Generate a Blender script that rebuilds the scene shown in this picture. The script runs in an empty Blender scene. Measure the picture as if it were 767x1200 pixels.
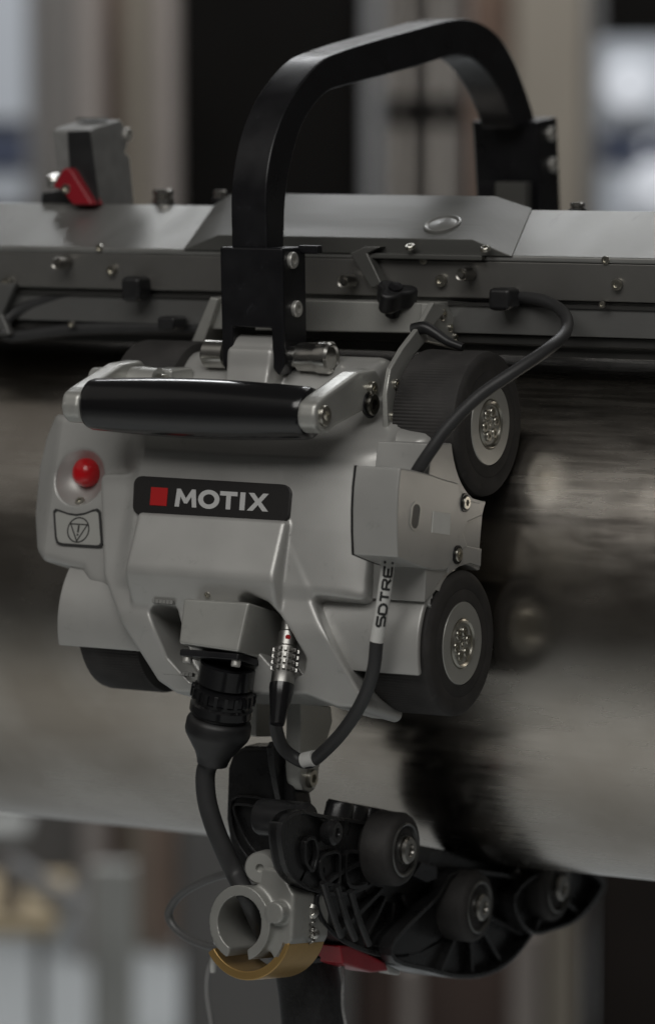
import bpy, math, random
import numpy as np
from mathutils import Matrix, Vector
random.seed(4); np.random.seed(4)
R = math.radians
S = 0.0005                                   # one working unit = half a millimetre
# ------------------------------------------------------------------ camera
TH, EL, F = R(29.6), R(5.7), 4700.0
cD = np.array([math.sin(TH)*math.cos(EL), -math.cos(TH)*math.cos(EL), math.sin(EL)])
cR = np.array([math.cos(TH), math.sin(TH), 0.0])
cU = np.array([-math.sin(TH)*math.sin(EL), math.cos(TH)*math.sin(EL), math.cos(EL)])
CAM = cD*F
scene = bpy.context.scene
COL = scene.collection
cam_d = bpy.data.cameras.new('camera'); cam = bpy.data.objects.new('camera', cam_d); COL.objects.link(cam)
cam_d.sensor_fit = 'VERTICAL'; cam_d.sensor_height = 24; cam_d.sensor_width = 24
cam_d.lens = 24*F/1200
cam_d.clip_start = 0.05; cam_d.clip_end = 100
m = Matrix.Identity(4)
for i in range(3):
    m[i][0], m[i][1], m[i][2], m[i][3] = cR[i], cU[i], cD[i], CAM[i]*S
cam.matrix_world = m
cam_d.dof.use_dof = True
cam_d.dof.focus_distance = (F-60)*S
cam_d.dof.aperture_fstop = (cam_d.lens/1000)/(60*S)
scene.camera = cam
# ------------------------------------------------------------------ light and exposure
scene.render.engine = 'CYCLES'
scene.view_settings.view_transform = 'Standard'; scene.view_settings.look = 'None'
scene.view_settings.exposure = -0.15; scene.view_settings.gamma = 1
W = bpy.data.worlds.new('World'); scene.world = W; W.use_nodes = True
W.node_tree.nodes['Background'].inputs[0].default_value = (1.0, 0.95, 0.88, 1)
W.node_tree.nodes['Background'].inputs[1].default_value = 0.035
def area(name, loc, target, size, size_y, power, col=(1,1,1)):
    d = bpy.data.lights.new(name, 'AREA'); d.shape = 'RECTANGLE'; d.size = size; d.size_y = size_y
    d.energy = power; d.color = col
    o = bpy.data.objects.new(name, d); COL.objects.link(o)
    o.location = loc; o.rotation_euler = (Vector(target)-Vector(loc)).to_track_quat('-Z', 'Y').to_euler()
    return o
area('ceiling_light_room', (0.5, -2.6, 2.2), (0.1, -0.6, -0.3), 3.0, 1.4, 56, (1.0, .98, .94))
area('ceiling_light_front', (1.3, -1.0, 1.6), (0, 0, 0), 1.0, 0.7, 2.8, (1.0, .985, .95))
area('ceiling_light_left', (-1.9, -0.8, 1.5), (0, 0, 0), 2.2, 1.6, 1.9, (1.0, .95, .88))
area('rear_rim_light', (0.2, 1.6, 2.0), (0, 0.15, 0.1), 1.6, 0.8, 4.2, (1.0, .99, .97))  # added rim light from behind, not a known fixture
area('far_floor_fill', (-1.6, 3.4, 2.6), (-2.0, 4.4, -1.3), 2.5, 1.5, 130, (.97, .985, 1.0))  # added fill that brightens the far floor in place of window light
area('floor_fill_light', (-0.3, -0.95, -0.55), (-0.3, -0.9, -1.3), 2.6, 1.0, 10, (1.0, .96, .91))  # added fill lighting only the floor, so the lower pipe reflects it brightly

# ------------------------------------------------------------------ pixel rays -> points
def ray(px, py):
    return -cD*F + cR*(px-383.5) + cU*(600-py)
def pp(px, py, x=None, y=None, z=None, nrm=None, k=None):
    if x is not None: nrm, k = (1,0,0), x
    elif y is not None: nrm, k = (0,1,0), y
    elif z is not None: nrm, k = (0,0,1), z
    nrm = np.array(nrm, float); d = ray(px, py)
    return CAM + d*((k-CAM@nrm)/(d@nrm))
WL = pp(541, 754, y=0); WX = WL[0]
WU = pp(574, 497, x=WX)
MID = (WL+WU)/2; MID[0] = 0
ch = WU-WL; PHI = math.atan2(ch[1], ch[2]); HC = math.hypot(ch[1], ch[2])/2
eX = np.array([1.,0,0]); eT = np.array([0, math.sin(PHI), math.cos(PHI)]); eN = np.array([0, -math.cos(PHI), math.sin(PHI)])
WR = 85.; PR = 353.
CEN = MID - eN*math.sqrt((PR+WR)**2-HC**2)        # pipe axis

def frame(o, x, y, z):
    f = np.eye(4); f[:3,0] = x; f[:3,1] = y; f[:3,2] = z; f[:3,3] = o; return f
CR = frame(MID, eX, eT, eN)                       # crawler: x, t (up the pipe), n (outwards)
WD = np.eye(4)
# yz plane frame: local (X,Y) = (y,z), local Z = x
YZ = frame((0,0,0), (0,1,0), (0,0,1), (1,0,0))
# xz front frame: local (X,Y) = (x,z), local Z = -y
XZ = frame((0,0,0), (1,0,0), (0,0,1), (0,-1,0))
def loc(fr, p): return (np.asarray(p)-fr[:3,3]) @ fr[:3,:3]
def onf(fr, px, py, k):                            # pixel on plane local Z = k of the frame
    n = fr[:3,2]; p = pp(px, py, nrm=n, k=k+fr[:3,3]@n); return loc(fr, p)
def poly(fr, pts, k): return [tuple(onf(fr, a, b, k)[:2]) for a, b in pts]
def axisframe(o, z, up=(0,0,1)):
    z = np.array(z, float); z /= np.linalg.norm(z); up = np.array(up, float)
    if abs(up@z) > .95: up = np.array([0,1.,0])
    x = np.cross(up, z); x /= np.linalg.norm(x); return frame(o, x, np.cross(z, x), z)

# ------------------------------------------------------------------ objects
WM = {}
def tomat(fr):
    m = Matrix([list(r) for r in fr])
    for i in range(3): m[i][3] *= S
    return m
def thing(name, label, cat, o=(0,0,0), group=None, parent=None):
    e = bpy.data.objects.new(name, None); COL.objects.link(e)
    e.empty_display_size = .02
    fr = np.eye(4); fr[:3,3] = o; WM[e] = tomat(fr)
    if parent is not None:
        e.parent = parent; e.matrix_local = WM[parent].inverted() @ WM[e]
    else:
        e.matrix_local = WM[e]; tag(e, label, cat, group)
    return e
def tag(o, label=None, cat=None, group=None, kind=None):
    if label: o['label'] = label
    if cat: o['category'] = cat
    if group: o['group'] = group
    if kind: o['kind'] = kind
    return o
def link(name, me, parent, fr=WD, scale=None):
    o = bpy.data.objects.new(name, me); COL.objects.link(o)
    M_ = tomat(fr)
    if scale is not None: M_ = M_ @ Matrix.Diagonal((scale[0], scale[1], scale[2], 1))
    WM[o] = M_
    if parent is not None:
        o.parent = parent; o.matrix_local = WM[parent].inverted() @ M_
    else: o.matrix_local = M_
    return o
def mkmesh(name, v, f, mat, smooth=40):
    me = bpy.data.meshes.new(name)
    v = np.asarray(v, float)*S
    me.from_pydata(v.tolist(), [], f if isinstance(f, list) else f.tolist()); me.materials.append(mat)
    me.validate(); me.update()
    if smooth:
        me.polygons.foreach_set('use_smooth', [True]*len(me.polygons))
        if smooth < 180: me.set_sharp_from_angle(angle=R(smooth))
    return me
def bev(o, w, seg=2, ang=35):
    if w > 0:
        b = o.modifiers.new('bevel', 'BEVEL'); b.width = w*S; b.segments = seg; b.limit_method = 'ANGLE'
        b.angle_limit = R(ang); b.harden_normals = True
    return o
def area2(p): return sum(p[i][0]*p[(i+1)%len(p)][1]-p[(i+1)%len(p)][0]*p[i][1] for i in range(len(p)))
def prism_m(name, p, z0, z1, mat, top=None, smooth=30):
    p = [tuple(q) for q in p]; top = [tuple(q) for q in top] if top else p
    if area2(p) < 0: p = p[::-1]; top = top[::-1]
    if z1 < z0: z0, z1 = z1, z0
    n = len(p); v = [(a,b,z0) for a,b in p]+[(a,b,z1) for a,b in top]
    f = [list(range(n))[::-1], list(range(n,2*n))]+[[i,(i+1)%n,n+(i+1)%n,n+i] for i in range(n)]
    return mkmesh(name, v, f, mat, smooth)
def prism(name, p, z0, z1, mat, parent, fr=WD, bevel=2, top=None, smooth=30):
    return bev(link(name, prism_m(name, p, z0, z1, mat, top, smooth), parent, fr), bevel)
def ringprism(name, outer, inner, z0, z1, mat, parent, fr, bevel=0):
    n = len(outer); v = [(a,b,z) for z in (z0,z1) for a,b in outer]+[(a,b,z) for z in (z0,z1) for a,b in inner]
    f = []
    for i in range(n):
        j = (i+1)%n
        f += [[i,j,n+j,n+i],[2*n+j,2*n+i,3*n+i,3*n+j],[n+i,n+j,3*n+j,3*n+i],[j,i,2*n+i,2*n+j]]
    return bev(link(name, mkmesh(name, v, f, mat, 30), parent, fr), bevel)
def box(name, lo, hi, mat, parent, fr=WD, bevel=2):
    return prism(name, [(lo[0],lo[1]),(hi[0],lo[1]),(hi[0],hi[1]),(lo[0],hi[1])], lo[2], hi[2], mat, parent, fr, bevel)
def lathe_m(name, prof, mat, seg=48, smooth=35, rad=None):
    v, f = [], []
    for r, z in prof:
        for k in range(seg):
            a = 2*math.pi*k/seg; rr = r if rad is None else rad(r, z, k)
            v.append((rr*math.cos(a), rr*math.sin(a), z))
    for i in range(len(prof)-1):
        for k in range(seg):
            a, b = i*seg+k, i*seg+(k+1)%seg
            f.append([a, b, b+seg, a+seg])
    if prof[0][0] > 0: f.append(list(range(seg))[::-1])
    if prof[-1][0] > 0: f.append([(len(prof)-1)*seg+k for k in range(seg)])
    # merge poles
    return mkmesh(name, v, f, mat, smooth)
def lathe(name, prof, mat, parent, fr, seg=48, smooth=35, rad=None):
    return link(name, lathe_m(name, prof, mat, seg, smooth, rad), parent, fr)
def catmull(P, n=8):
    P = [np.array(p, float) for p in P]; P = [2*P[0]-P[1]]+P+[2*P[-1]-P[-2]]; out = []
    for i in range(1, len(P)-2):
        for k in range(n):
            t = k/n
            out.append(.5*((2*P[i])+(-P[i-1]+P[i+1])*t+(2*P[i-1]-5*P[i]+4*P[i+1]-P[i+2])*t*t+(-P[i-1]+3*P[i]-3*P[i+1]+P[i+2])*t**3))
    out.append(P[-2]); return out
def tube(name, P, r, mat, parent, fr=WD, seg=16, n=8, smoothcurve=True):
    Q = catmull(P, n) if smoothcurve else [np.array(p, float) for p in P]
    v, f = [], []; N = len(Q)
    t = Q[1]-Q[0]; t /= np.linalg.norm(t)
    a = np.cross(t, [0.3,0.2,1]); a /= np.linalg.norm(a)
    for i, q in enumerate(Q):
        t = (Q[min(i+1,N-1)]-Q[max(i-1,0)]); t /= np.linalg.norm(t)
        a = a-t*(a@t); a /= np.linalg.norm(a); b = np.cross(t, a)
        rr = r(i/(N-1)) if callable(r) else r
        for k in range(seg):
            w = 2*math.pi*k/seg; v.append(q+rr*(math.cos(w)*a+math.sin(w)*b))
    for i in range(N-1):
        for k in range(seg):
            j = (k+1)%seg; f.append([i*seg+k, i*seg+j, (i+1)*seg+j, (i+1)*seg+k])
    f.append(list(range(seg))[::-1]); f.append([(N-1)*seg+k for k in range(seg)])
    return link(name, mkmesh(name, v, f, mat, 60), parent, fr)
# ------------------------------------------------------------------ distance fields for the castings
def sd_poly(P, x, y):
    P = np.array(P, float); n = len(P)
    x, y = np.broadcast_arrays(x, y)
    d = np.full(x.shape, 1e18); s = np.ones(x.shape)
    for i in range(n):
        j = (i-1) % n
        ex, ey = P[j]-P[i]; wx, wy = x-P[i][0], y-P[i][1]
        h = np.clip((wx*ex+wy*ey)/(ex*ex+ey*ey), 0, 1)
        bx, by = wx-ex*h, wy-ey*h; d = np.minimum(d, bx*bx+by*by)
        c1 = y >= P[i][1]; c2 = y < P[j][1]; c3 = ex*wy > ey*wx
        s = np.where((c1 & c2 & c3) | (~c1 & ~c2 & ~c3), -s, s)
    return s*np.sqrt(d)
def extr(d2, z, z0, z1, r=0):
    w = abs(z-(z0+z1)/2)-(z1-z0)/2+r; d = d2+r
    return np.minimum(np.maximum(d, w), 0)+np.sqrt(np.maximum(d,0)**2+np.maximum(w,0)**2)-r
def smin(a, b, k):
    h = np.maximum(k-abs(a-b), 0)/k; return np.minimum(a,b)-h*h*k*.25
def smax(a, b, k): return -smin(-a, -b, k)
def sd_poly_r(P, x, y, r):                         # polygon with rounded corners
    c = np.mean(P, 0); 
    # shrink each edge by r, then offset back
    P = np.array(P, float)
    if area2(P) < 0: P = P[::-1]
    n = len(P); Q = []
    for i in range(n):
        a, b, c_ = P[i-1], P[i], P[(i+1)%n]
        d1 = (b-a)/np.linalg.norm(b-a); d2 = (c_-b)/np.linalg.norm(c_-b)
        n1 = np.array([-d1[1], d1[0]]); n2 = np.array([-d2[1], d2[0]])
        A = np.array([n1, n2]); 
        if abs(np.linalg.det(A)) < .05: Q.append(b+n1*r); continue
        Q.append(np.linalg.solve(A, [n1@b+r, n2@b+r]))
    return sd_poly(Q, x, y)-r
def netmesh(name, f, lo, hi, h, mat, parent, fr):
    ax = [np.arange(lo[i], hi[i]+h, h) for i in range(3)]
    X, Y, Z = ax[0][:,None,None], ax[1][None,:,None], ax[2][None,None,:]
    V = np.broadcast_to(f(X, Y, Z), (len(ax[0]), len(ax[1]), len(ax[2]))); s = V < 0
    c = s[:-1,:-1,:-1].astype(np.int8)
    for a in (0,1):
        for b in (0,1):
            for d in (0,1):
                if a+b+d: c = c+s[a:s.shape[0]-1+a, b:s.shape[1]-1+b, d:s.shape[2]-1+d]
    mix = (c > 0) & (c < 8); idx = np.full(mix.shape, -1, int); I = np.argwhere(mix); idx[mix] = np.arange(len(I))
    P = np.stack([ax[k][I[:,k]]+h/2 for k in range(3)], 1); P0 = P.copy(); e = h*.1
    for it in range(4):
        v = f(P[:,0], P[:,1], P[:,2])
        g = np.stack([f(P[:,0]+e, P[:,1], P[:,2])-v, f(P[:,0], P[:,1]+e, P[:,2])-v, f(P[:,0], P[:,1], P[:,2]+e)-v], 1)/e
        g2 = np.maximum((g*g).sum(1), .2)
        P = P-g*(v/g2)[:,None]; P = np.clip(P, P0-h*.8, P0+h*.8)
    F_ = []
    for d in range(3):
        u, w = (d+1)%3, (d+2)%3
        sl0 = [slice(1,-1)]*3; sl1 = [slice(1,-1)]*3
        sl0[d] = slice(0,-1); sl1[d] = slice(1,None)
        A, B = s[tuple(sl0)], s[tuple(sl1)]
        E = np.argwhere(A != B); sg = A[A != B]
        off = np.array([1,1,1]); off[d] = 0; E = E+off
        def cell(du, dw):
            q = E.copy(); q[:,u] -= du; q[:,w] -= dw; return idx[q[:,0], q[:,1], q[:,2]]
        q = np.stack([cell(1,1), cell(0,1), cell(0,0), cell(1,0)], 1)
        q[~sg] = q[~sg][:,::-1]; F_.append(q)
    F_ = np.concatenate(F_); F_ = F_[(F_ >= 0).all(1)]
    return link(name, mkmesh(name, P, F_, mat, 180), parent, fr)

# ------------------------------------------------------------------ materials
def mat(name, col, rough=.5, metal=0, bump=0, bscale=400, var=.0, vscale=30, coat=0, emit=0, aniso=None, spec=.5, rvar=0, wear=0, wscale=60):
    m_ = bpy.data.materials.new(name); m_.use_nodes = True; nt = m_.node_tree; N = nt.nodes; L = nt.links
    b = N['Principled BSDF']
    b.inputs['Base Color'].default_value = (*col, 1); b.inputs['Roughness'].default_value = rough
    b.inputs['Metallic'].default_value = metal; b.inputs['Coat Weight'].default_value = coat
    b.inputs['Specular IOR Level'].default_value = spec; b.inputs['Coat Roughness'].default_value = .15
    tc = N.new('ShaderNodeTexCoord'); mp = N.new('ShaderNodeMapping'); L.new(tc.outputs['Object'], mp.inputs[0])
    if aniso: mp.inputs['Scale'].default_value = aniso
    if var or rvar:
        n = N.new('ShaderNodeTexNoise'); n.inputs['Scale'].default_value = vscale; n.inputs['Detail'].default_value = 6
        L.new(mp.outputs[0], n.inputs['Vector'])
        if var:
            r = N.new('ShaderNodeMapRange'); r.inputs[1].default_value = .3; r.inputs[2].default_value = .7
            r.inputs[3].default_value = 1-var; r.inputs[4].default_value = 1+var; L.new(n.outputs['Fac'], r.inputs[0])
            x = N.new('ShaderNodeMix'); x.data_type = 'RGBA'; x.blend_type = 'MULTIPLY'; x.inputs[0].default_value = 1
            x.inputs[6].default_value = (*col, 1); L.new(r.outputs[0], x.inputs[7]); L.new(x.outputs[2], b.inputs['Base Color'])
        if rvar:
            r2 = N.new('ShaderNodeMapRange'); r2.inputs[1].default_value = .3; r2.inputs[2].default_value = .7
            r2.inputs[3].default_value = rough-rvar; r2.inputs[4].default_value = rough+rvar
            L.new(n.outputs['Fac'], r2.inputs[0]); L.new(r2.outputs[0], b.inputs['Roughness'])
    if wear:
        n = N.new('ShaderNodeTexNoise'); n.inputs['Scale'].default_value = wscale; n.inputs['Detail'].default_value = 10
        n.inputs['Roughness'].default_value = .72; n.inputs['Distortion'].default_value = .6
        L.new(mp.outputs[0], n.inputs['Vector'])
        r = N.new('ShaderNodeMapRange'); r.inputs[1].default_value = .60; r.inputs[2].default_value = .70
        r.inputs[3].default_value = 1; r.inputs[4].default_value = 1-wear; L.new(n.outputs['Fac'], r.inputs[0])
        x = N.new('ShaderNodeMix'); x.data_type = 'RGBA'; x.blend_type = 'MULTIPLY'; x.inputs[0].default_value = 1
        if b.inputs['Base Color'].is_linked: L.new(b.inputs['Base Color'].links[0].from_socket, x.inputs[6])
        else: x.inputs[6].default_value = (*col, 1)
        L.new(r.outputs[0], x.inputs[7]); L.new(x.outputs[2], b.inputs['Base Color'])
    if bump:
        n = N.new('ShaderNodeTexNoise'); n.inputs['Scale'].default_value = bscale; n.inputs['Detail'].default_value = 4
        L.new(mp.outputs[0], n.inputs['Vector'])
        bp = N.new('ShaderNodeBump'); bp.inputs['Strength'].default_value = bump; bp.inputs['Distance'].default_value = .0004
        L.new(n.outputs['Fac'], bp.inputs['Height']); L.new(bp.outputs[0], b.inputs['Normal'])
    if emit:
        b.inputs['Emission Color'].default_value = (*col, 1); b.inputs['Emission Strength'].default_value = emit
    return m_
cast = mat('cast_aluminium_paint', (.45,.447,.432), .37, .34, .12, 1800, .05, 25, rvar=.06, wear=.16, wscale=70)
cast2 = mat('machined_aluminium', (.47,.47,.445), .36, .5, .05, 1500, .04, 40, rvar=.05, wear=.15, wscale=90)
steel = mat('bright_steel', (.62,.61,.58), .24, 1, .05, 900, .06, 80)
nickel = mat('nickel_bolt', (.55,.53,.47), .28, 1, .05, 900, .1, 120)
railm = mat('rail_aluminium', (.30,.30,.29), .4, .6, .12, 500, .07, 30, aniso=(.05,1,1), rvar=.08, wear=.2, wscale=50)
coverm = mat('cover_anodised', (.14,.14,.132), .42, .5, .15, 600, .10, 40, aniso=(.08,1,1), rvar=.07, wear=.25, wscale=60)
raildark = mat('rail_dark_channel', (.045,.044,.042), .45, .3, .1, 600, .1, 40, aniso=(.08,1,1))
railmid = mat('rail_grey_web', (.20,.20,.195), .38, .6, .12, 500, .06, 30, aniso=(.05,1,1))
black = mat('black_anodised', (.012,.012,.014), .34, .2, .06, 1500, .1, 50, rvar=.09, wear=-1.2, wscale=110)
blackmat = mat('black_plastic', (.016,.016,.017), .42, 0, .1, 1500, .15, 60, rvar=.08)
gloss = mat('glossy_black_plastic', (.008,.008,.009), .2, 0, .02, 800, .1, 40, coat=.3)
rubber = mat('tyre_rubber', (.030,.028,.027), .7, 0, .35, 900, .35, 60, wear=-.9, wscale=80)
cabm = mat('cable_rubber', (.03,.03,.031), .5, 0, .1, 1200, .15, 50)
red = mat('red_button', (.62,.006,.012), .28, 0, .02, 500, coat=.4)
redm = mat('red_lever', (.30,.010,.02), .4, 0, .1, 900, .1, 60)
plate = mat('name_plate_black', (.009,.008,.008), .4, 0, .03, 900, .1, 50)
white = mat('white_print', (.52,.52,.52), .5)
sleeve = mat('white_sleeve', (.62,.62,.60), .5, 0, .05, 900, .05, 80)
redp = mat('red_print', (.42,.001,.002), .45)
blackp = mat('black_print', (.02,.02,.02), .5)
sticker = mat('grey_sticker', (.74,.74,.71), .5, 0, .02, 900, .04, 80)
gold = mat('gold_anodised', (.42,.27,.10), .38, .6, .05, 900, .08, 60)
linkm = mat('black_link', (.022,.022,.023), .30, .2, .12, 1300, .2, 60, rvar=.08)

# the brushed steel pipe
def pipemat():
    m_ = mat('polished_pipe_steel', (.50,.475,.445), .24, 1)
    nt = m_.node_tree; N = nt.nodes; L = nt.links; b = N['Principled BSDF']
    tc = N.new('ShaderNodeTexCoord')
    def noise(sc, scale, det=6):
        mp = N.new('ShaderNodeMapping'); mp.inputs['Scale'].default_value = sc; L.new(tc.outputs['Object'], mp.inputs[0])
        n = N.new('ShaderNodeTexNoise'); n.inputs['Scale'].default_value = scale; n.inputs['Detail'].default_value = det
        L.new(mp.outputs[0], n.inputs['Vector']); return n.outputs['Fac']
    brush = noise((1, .04, .04), 500, 3); blot = noise((1,1,1), 9, 7); scr = noise((6, .25, .25), 60, 2)
    def rng(i, a, b_, c, d):
        r = N.new('ShaderNodeMapRange'); r.inputs[1].default_value = a; r.inputs[2].default_value = b_
        r.inputs[3].default_value = c; r.inputs[4].default_value = d; L.new(i, r.inputs[0]); return r.outputs[0]
    r1 = rng(blot, .35, .68, .20, .30); r2 = rng(brush, .3, .7, -.05, .05)
    ad = N.new('ShaderNodeMath'); ad.operation = 'ADD'; L.new(r1, ad.inputs[0]); L.new(r2, ad.inputs[1]); L.new(ad.outputs[0], b.inputs['Roughness'])
    cr = N.new('ShaderNodeValToRGB'); cr.color_ramp.elements[0].color = (.34,.305,.262,1); cr.color_ramp.elements[1].color = (.54,.51,.47,1)
    cr.color_ramp.elements[0].position = .3; cr.color_ramp.elements[1].position = .65; L.new(blot, cr.inputs[0])
    # sparse fine scratches
    vr = N.new('ShaderNodeTexVoronoi'); vr.feature = 'DISTANCE_TO_EDGE'; vr.inputs['Scale'].default_value = 9
    mp = N.new('ShaderNodeMapping'); mp.inputs['Scale'].default_value = (5,.7,1); mp.inputs['Rotation'].default_value = (.3,.5,.2); L.new(tc.outputs['Object'], mp.inputs[0])
    L.new(mp.outputs[0], vr.inputs['Vector'])
    sc = rng(vr.outputs['Distance'], 0, .003, .94, 1)
    x = N.new('ShaderNodeMix'); x.data_type = 'RGBA'; x.blend_type = 'MULTIPLY'; x.inputs[0].default_value = 1
    L.new(cr.outputs[0], x.inputs[6]); L.new(sc, x.inputs[7]); L.new(x.outputs[2], b.inputs['Base Color'])
    bp = N.new('ShaderNodeBump'); bp.inputs['Strength'].default_value = .12; bp.inputs['Distance'].default_value = .0002
    L.new(brush, bp.inputs['Height']); 
    bp2 = N.new('ShaderNodeBump'); bp2.inputs['Strength'].default_value = .07; bp2.inputs['Distance'].default_value = .0015
    L.new(noise((1,1,1), 14, 2), bp2.inputs['Height']); L.new(bp.outputs[0], bp2.inputs['Normal']); L.new(bp2.outputs[0], b.inputs['Normal'])
    return m_

# ------------------------------------------------------------------ workshop behind
gF = np.array([-math.sin(TH), math.cos(TH), 0.])
BG = frame((0,0,0), cR, gF, (0,0,1))
FLOORZ = -2600.
def bgp(px, py, dist):
    p = pp(px, py, nrm=gF, k=dist); return loc(BG, p)
def bgbox(name, px0, px1, py0, py1, dist, th, mt, parent=None, bevel=4, floor=False):
    a = bgp(px0, py1, dist); b = bgp(px1, py0, dist)
    z0 = FLOORZ+4 if floor else a[2]
    return box(name, (a[0], dist, z0), (b[0], dist+th, b[2]), mt, parent, BG, bevel)
floorm = mat('workshop_floor_concrete', (.43,.45,.455), .45, 0, .1, 40, .08, 3)
wallm = mat('workshop_wall_paint', (.13,.12,.11), .8, 0, .2, 60, .1, 2)
tanm = mat('tan_panel', (.20,.175,.14), .7, 0, .1, 60, .08, 4)
brownm = mat('brown_panel', (.13,.08,.055), .7, 0, .1, 60, .15, 5)
palem = mat('pale_post_paint', (.24,.21,.19), .6, 0, .1, 60, .06, 4)
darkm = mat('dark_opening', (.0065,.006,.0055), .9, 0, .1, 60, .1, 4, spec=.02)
greym = mat('grey_post_paint', (.2,.2,.2), .6, 0, .1, 60, .06, 4)
tankm = mat('tank_steel', (.30,.28,.26), .3, .9, .1, 60, .1, 5)
pane = mat('daylit_pane', (.36,.38,.41), .6, emit=.19)
glowm = mat('bokeh_glow_white', (.64,.66,.70), .6, emit=.24)
bluem = mat('dark_blue_panel', (.04,.05,.085), .6, 0, .1, 60, .1, 4)
tablem = mat('tan_table_top', (.42,.34,.22), .55, 0, .1, 60, .1, 5)
boardm = mat('white_board', (.38,.385,.37), .5, 0, .05, 60, .03, 4)
fl = box('floor', (-16000,-9000,FLOORZ-60), (16000,13000,FLOORZ), floorm, None, BG, 0); tag(fl, kind='structure')
a_ = box('dark_reflection_sheet', (-1900,-6200,FLOORZ+4), (-300,-3000,FLOORZ+12), darkm, None, BG, 0); tag(a_, kind='structure')  # unseen dark sheet added to give the pipe a dark reflected band
wl = box('wall', (-16000,11200,FLOORZ), (16000,11300,5200), wallm, None, BG, 0); tag(wl, kind='structure')
def bthing(name, label, cat, px, dist, group=None):
    p = bgp(px, 1100, dist); w = BG[:3,:3]@np.array([p[0], dist, FLOORZ]); return thing(name, label, cat, w, group)
# left window
t = bthing('window', 'bright blurred window at the far left edge behind the rail', 'window', 10, 11000)
f_ = bgbox('window_frame', -60, 36, -60, 242, 11000, 150, greym, t)
bgbox('pane', -55, 30, -55, 140, 10960, 30, pane, t); bgbox('pane', -55, 30, 203, 238, 10960, 30, pane, t)
bgbox('blind', -55, 30, 152, 200, 10940, 50, bluem, t)
# right window
t = bthing('window', 'tall blurred bluish window behind the rail at the right edge', 'window', 735, 11000)
bgbox('window_frame', 690, 840, -40, 360, 11000, 150, greym, t)
bgbox('blind', 703, 835, -35, 40, 10950, 45, darkm, t); bgbox('pane', 703, 835, 46, 152, 10960, 30, pane, t)
bgbox('pane', 703, 835, 196, 340, 10960, 30, pane, t); bgbox('blind', 703, 835, 156, 192, 10940, 50, bluem, t)
def bokeh(px, py, r, dist, name, label):  # glowing disc shaped as an out-of-focus bright spot
    p = bgp(px, py, dist); o = lathe(name, [(r*.1,-6),(r*.8,-6),(r,0),(r*.9,8),(r*.1,10)], glowm, None, axisframe(BG[:3,:3]@p, -gF), 32)
    return tag(o, label, 'bright spot')
bokeh(738, 100, 105, 10880, 'bokeh_glow', 'large white out-of-focus glow in the right window above the blue band')
bokeh(770, 222, 115, 10880, 'bokeh_glow', 'round white blurred glow at the right frame edge just above the rail')
bokeh(757, 171, 22, 10860, 'bokeh_glow', 'tiny round bokeh spot on the dark blue band of the right window')
# upright panels, posts and doorway
def post(name, px0, px1, dist, mt, label, cat, py0=-80, th=220, py1=1300):
    o = bgbox(name, px0, px1, py0, py1, dist, th, mt, None, 12, floor=True); tag(o, label, cat); return o
post('post', 98, 118, 9600, palem, 'narrow pale pinkish upright post left of the brown board', 'post')
post('board', 122, 147, 10000, brownm, 'dark reddish brown upright board between pale post and tan panel', 'board')
post('panel', 150, 184, 9800, tanm, 'wider tan upright panel behind the grey box on the rail', 'panel')
post('panel', 187, 205, 9700, palem, 'narrow pale upright panel at the left side of the black doorway', 'panel')
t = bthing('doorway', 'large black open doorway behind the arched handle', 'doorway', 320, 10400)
bgbox('opening_shade', 208, 428, -60, 1200, 10400, 100, darkm, t, floor=True)  # flat near-black panel paints the darkness inside the doorway
bgbox('door_frame', 428, 444, -60, 1200, 10300, 200, greym, t, floor=True)
def tank(px, rpx, dist, label):
    a = bgp(px-rpx, 600, dist); b = bgp(px+rpx, 600, dist); rr = (b[0]-a[0])/2; x = (a[0]+b[0])/2
    o3 = BG[:3,:3]@np.array([x, dist, FLOORZ+4])
    t = thing('gas_cylinder', label, 'tank', o3, 'tall steel cylinders beside the black doorway')
    fr = axisframe(o3, (0,0,1))
    H = 3900
    lathe('cylinder_body', [(1,0),(rr,0),(rr,H),(rr*.8,H+rr*.5),(rr*.3,H+rr*.8)], tankm, t, fr, 40)
    h = bgp(px, 132, dist)[2]-FLOORZ
    lathe('band', [(rr*1.01,h-45),(rr*1.1,h-45),(rr*1.1,h+45),(rr*1.01,h+45)], darkm, t, fr, 40)
tank(470, 22, 9300, 'left one of the two tall steel cylinders beside the doorway')
tank(516, 24, 9100, 'right one of the two tall steel cylinders beside the doorway')
post('board', 546, 600, 10300, brownm, 'brown upright board between steel cylinder and tan panel', 'board')
post('panel', 598, 686, 10000, tanm, 'broad tan upright panel behind the rear end of the arched handle', 'panel', py1=900)
# low things under the pipe
t = bthing('workbench', 'blurred workbench with tan top at the lower left', 'workbench', 30, 6500)
bgbox('table_top', -90, 66, 1078, 1098, 6200, 700, tablem, t, 10)
for q in (-60, 42): bgbox('leg', q, q+10, 1098, 1300, 6350, 60, greym, t, 4, floor=True)
a = bgp(8, 1012, 6300); b = bgp(86, 1064, 6300)
tube('arm', [BG[:3,:3]@a, BG[:3,:3]@b], 34, greym, t, smoothcurve=False)
bgbox('clamp', 0, 24, 1010, 1080, 6330, 60, palem, t, 14)
o = bgbox('shelf', -80, 30, 970, 982, 8000, 300, boardm, None, 8); tag(o, 'pale shelf edge right under the pipe at the left edge', 'shelf')
o = bgbox('board', 108, 157, 1014, 1300, 6800, 60, boardm, None, 10, floor=True); tag(o, 'tall white upright board standing at the lower left', 'board')
o = bgbox('board', 168, 208, 900, 1105, 7600, 80, mat('pinkish_brown_board', (.26,.19,.15), .7, 0, .1, 60, .1, 5), None, 10); tag(o, 'pinkish brown board hanging right of the white board', 'board')
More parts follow.
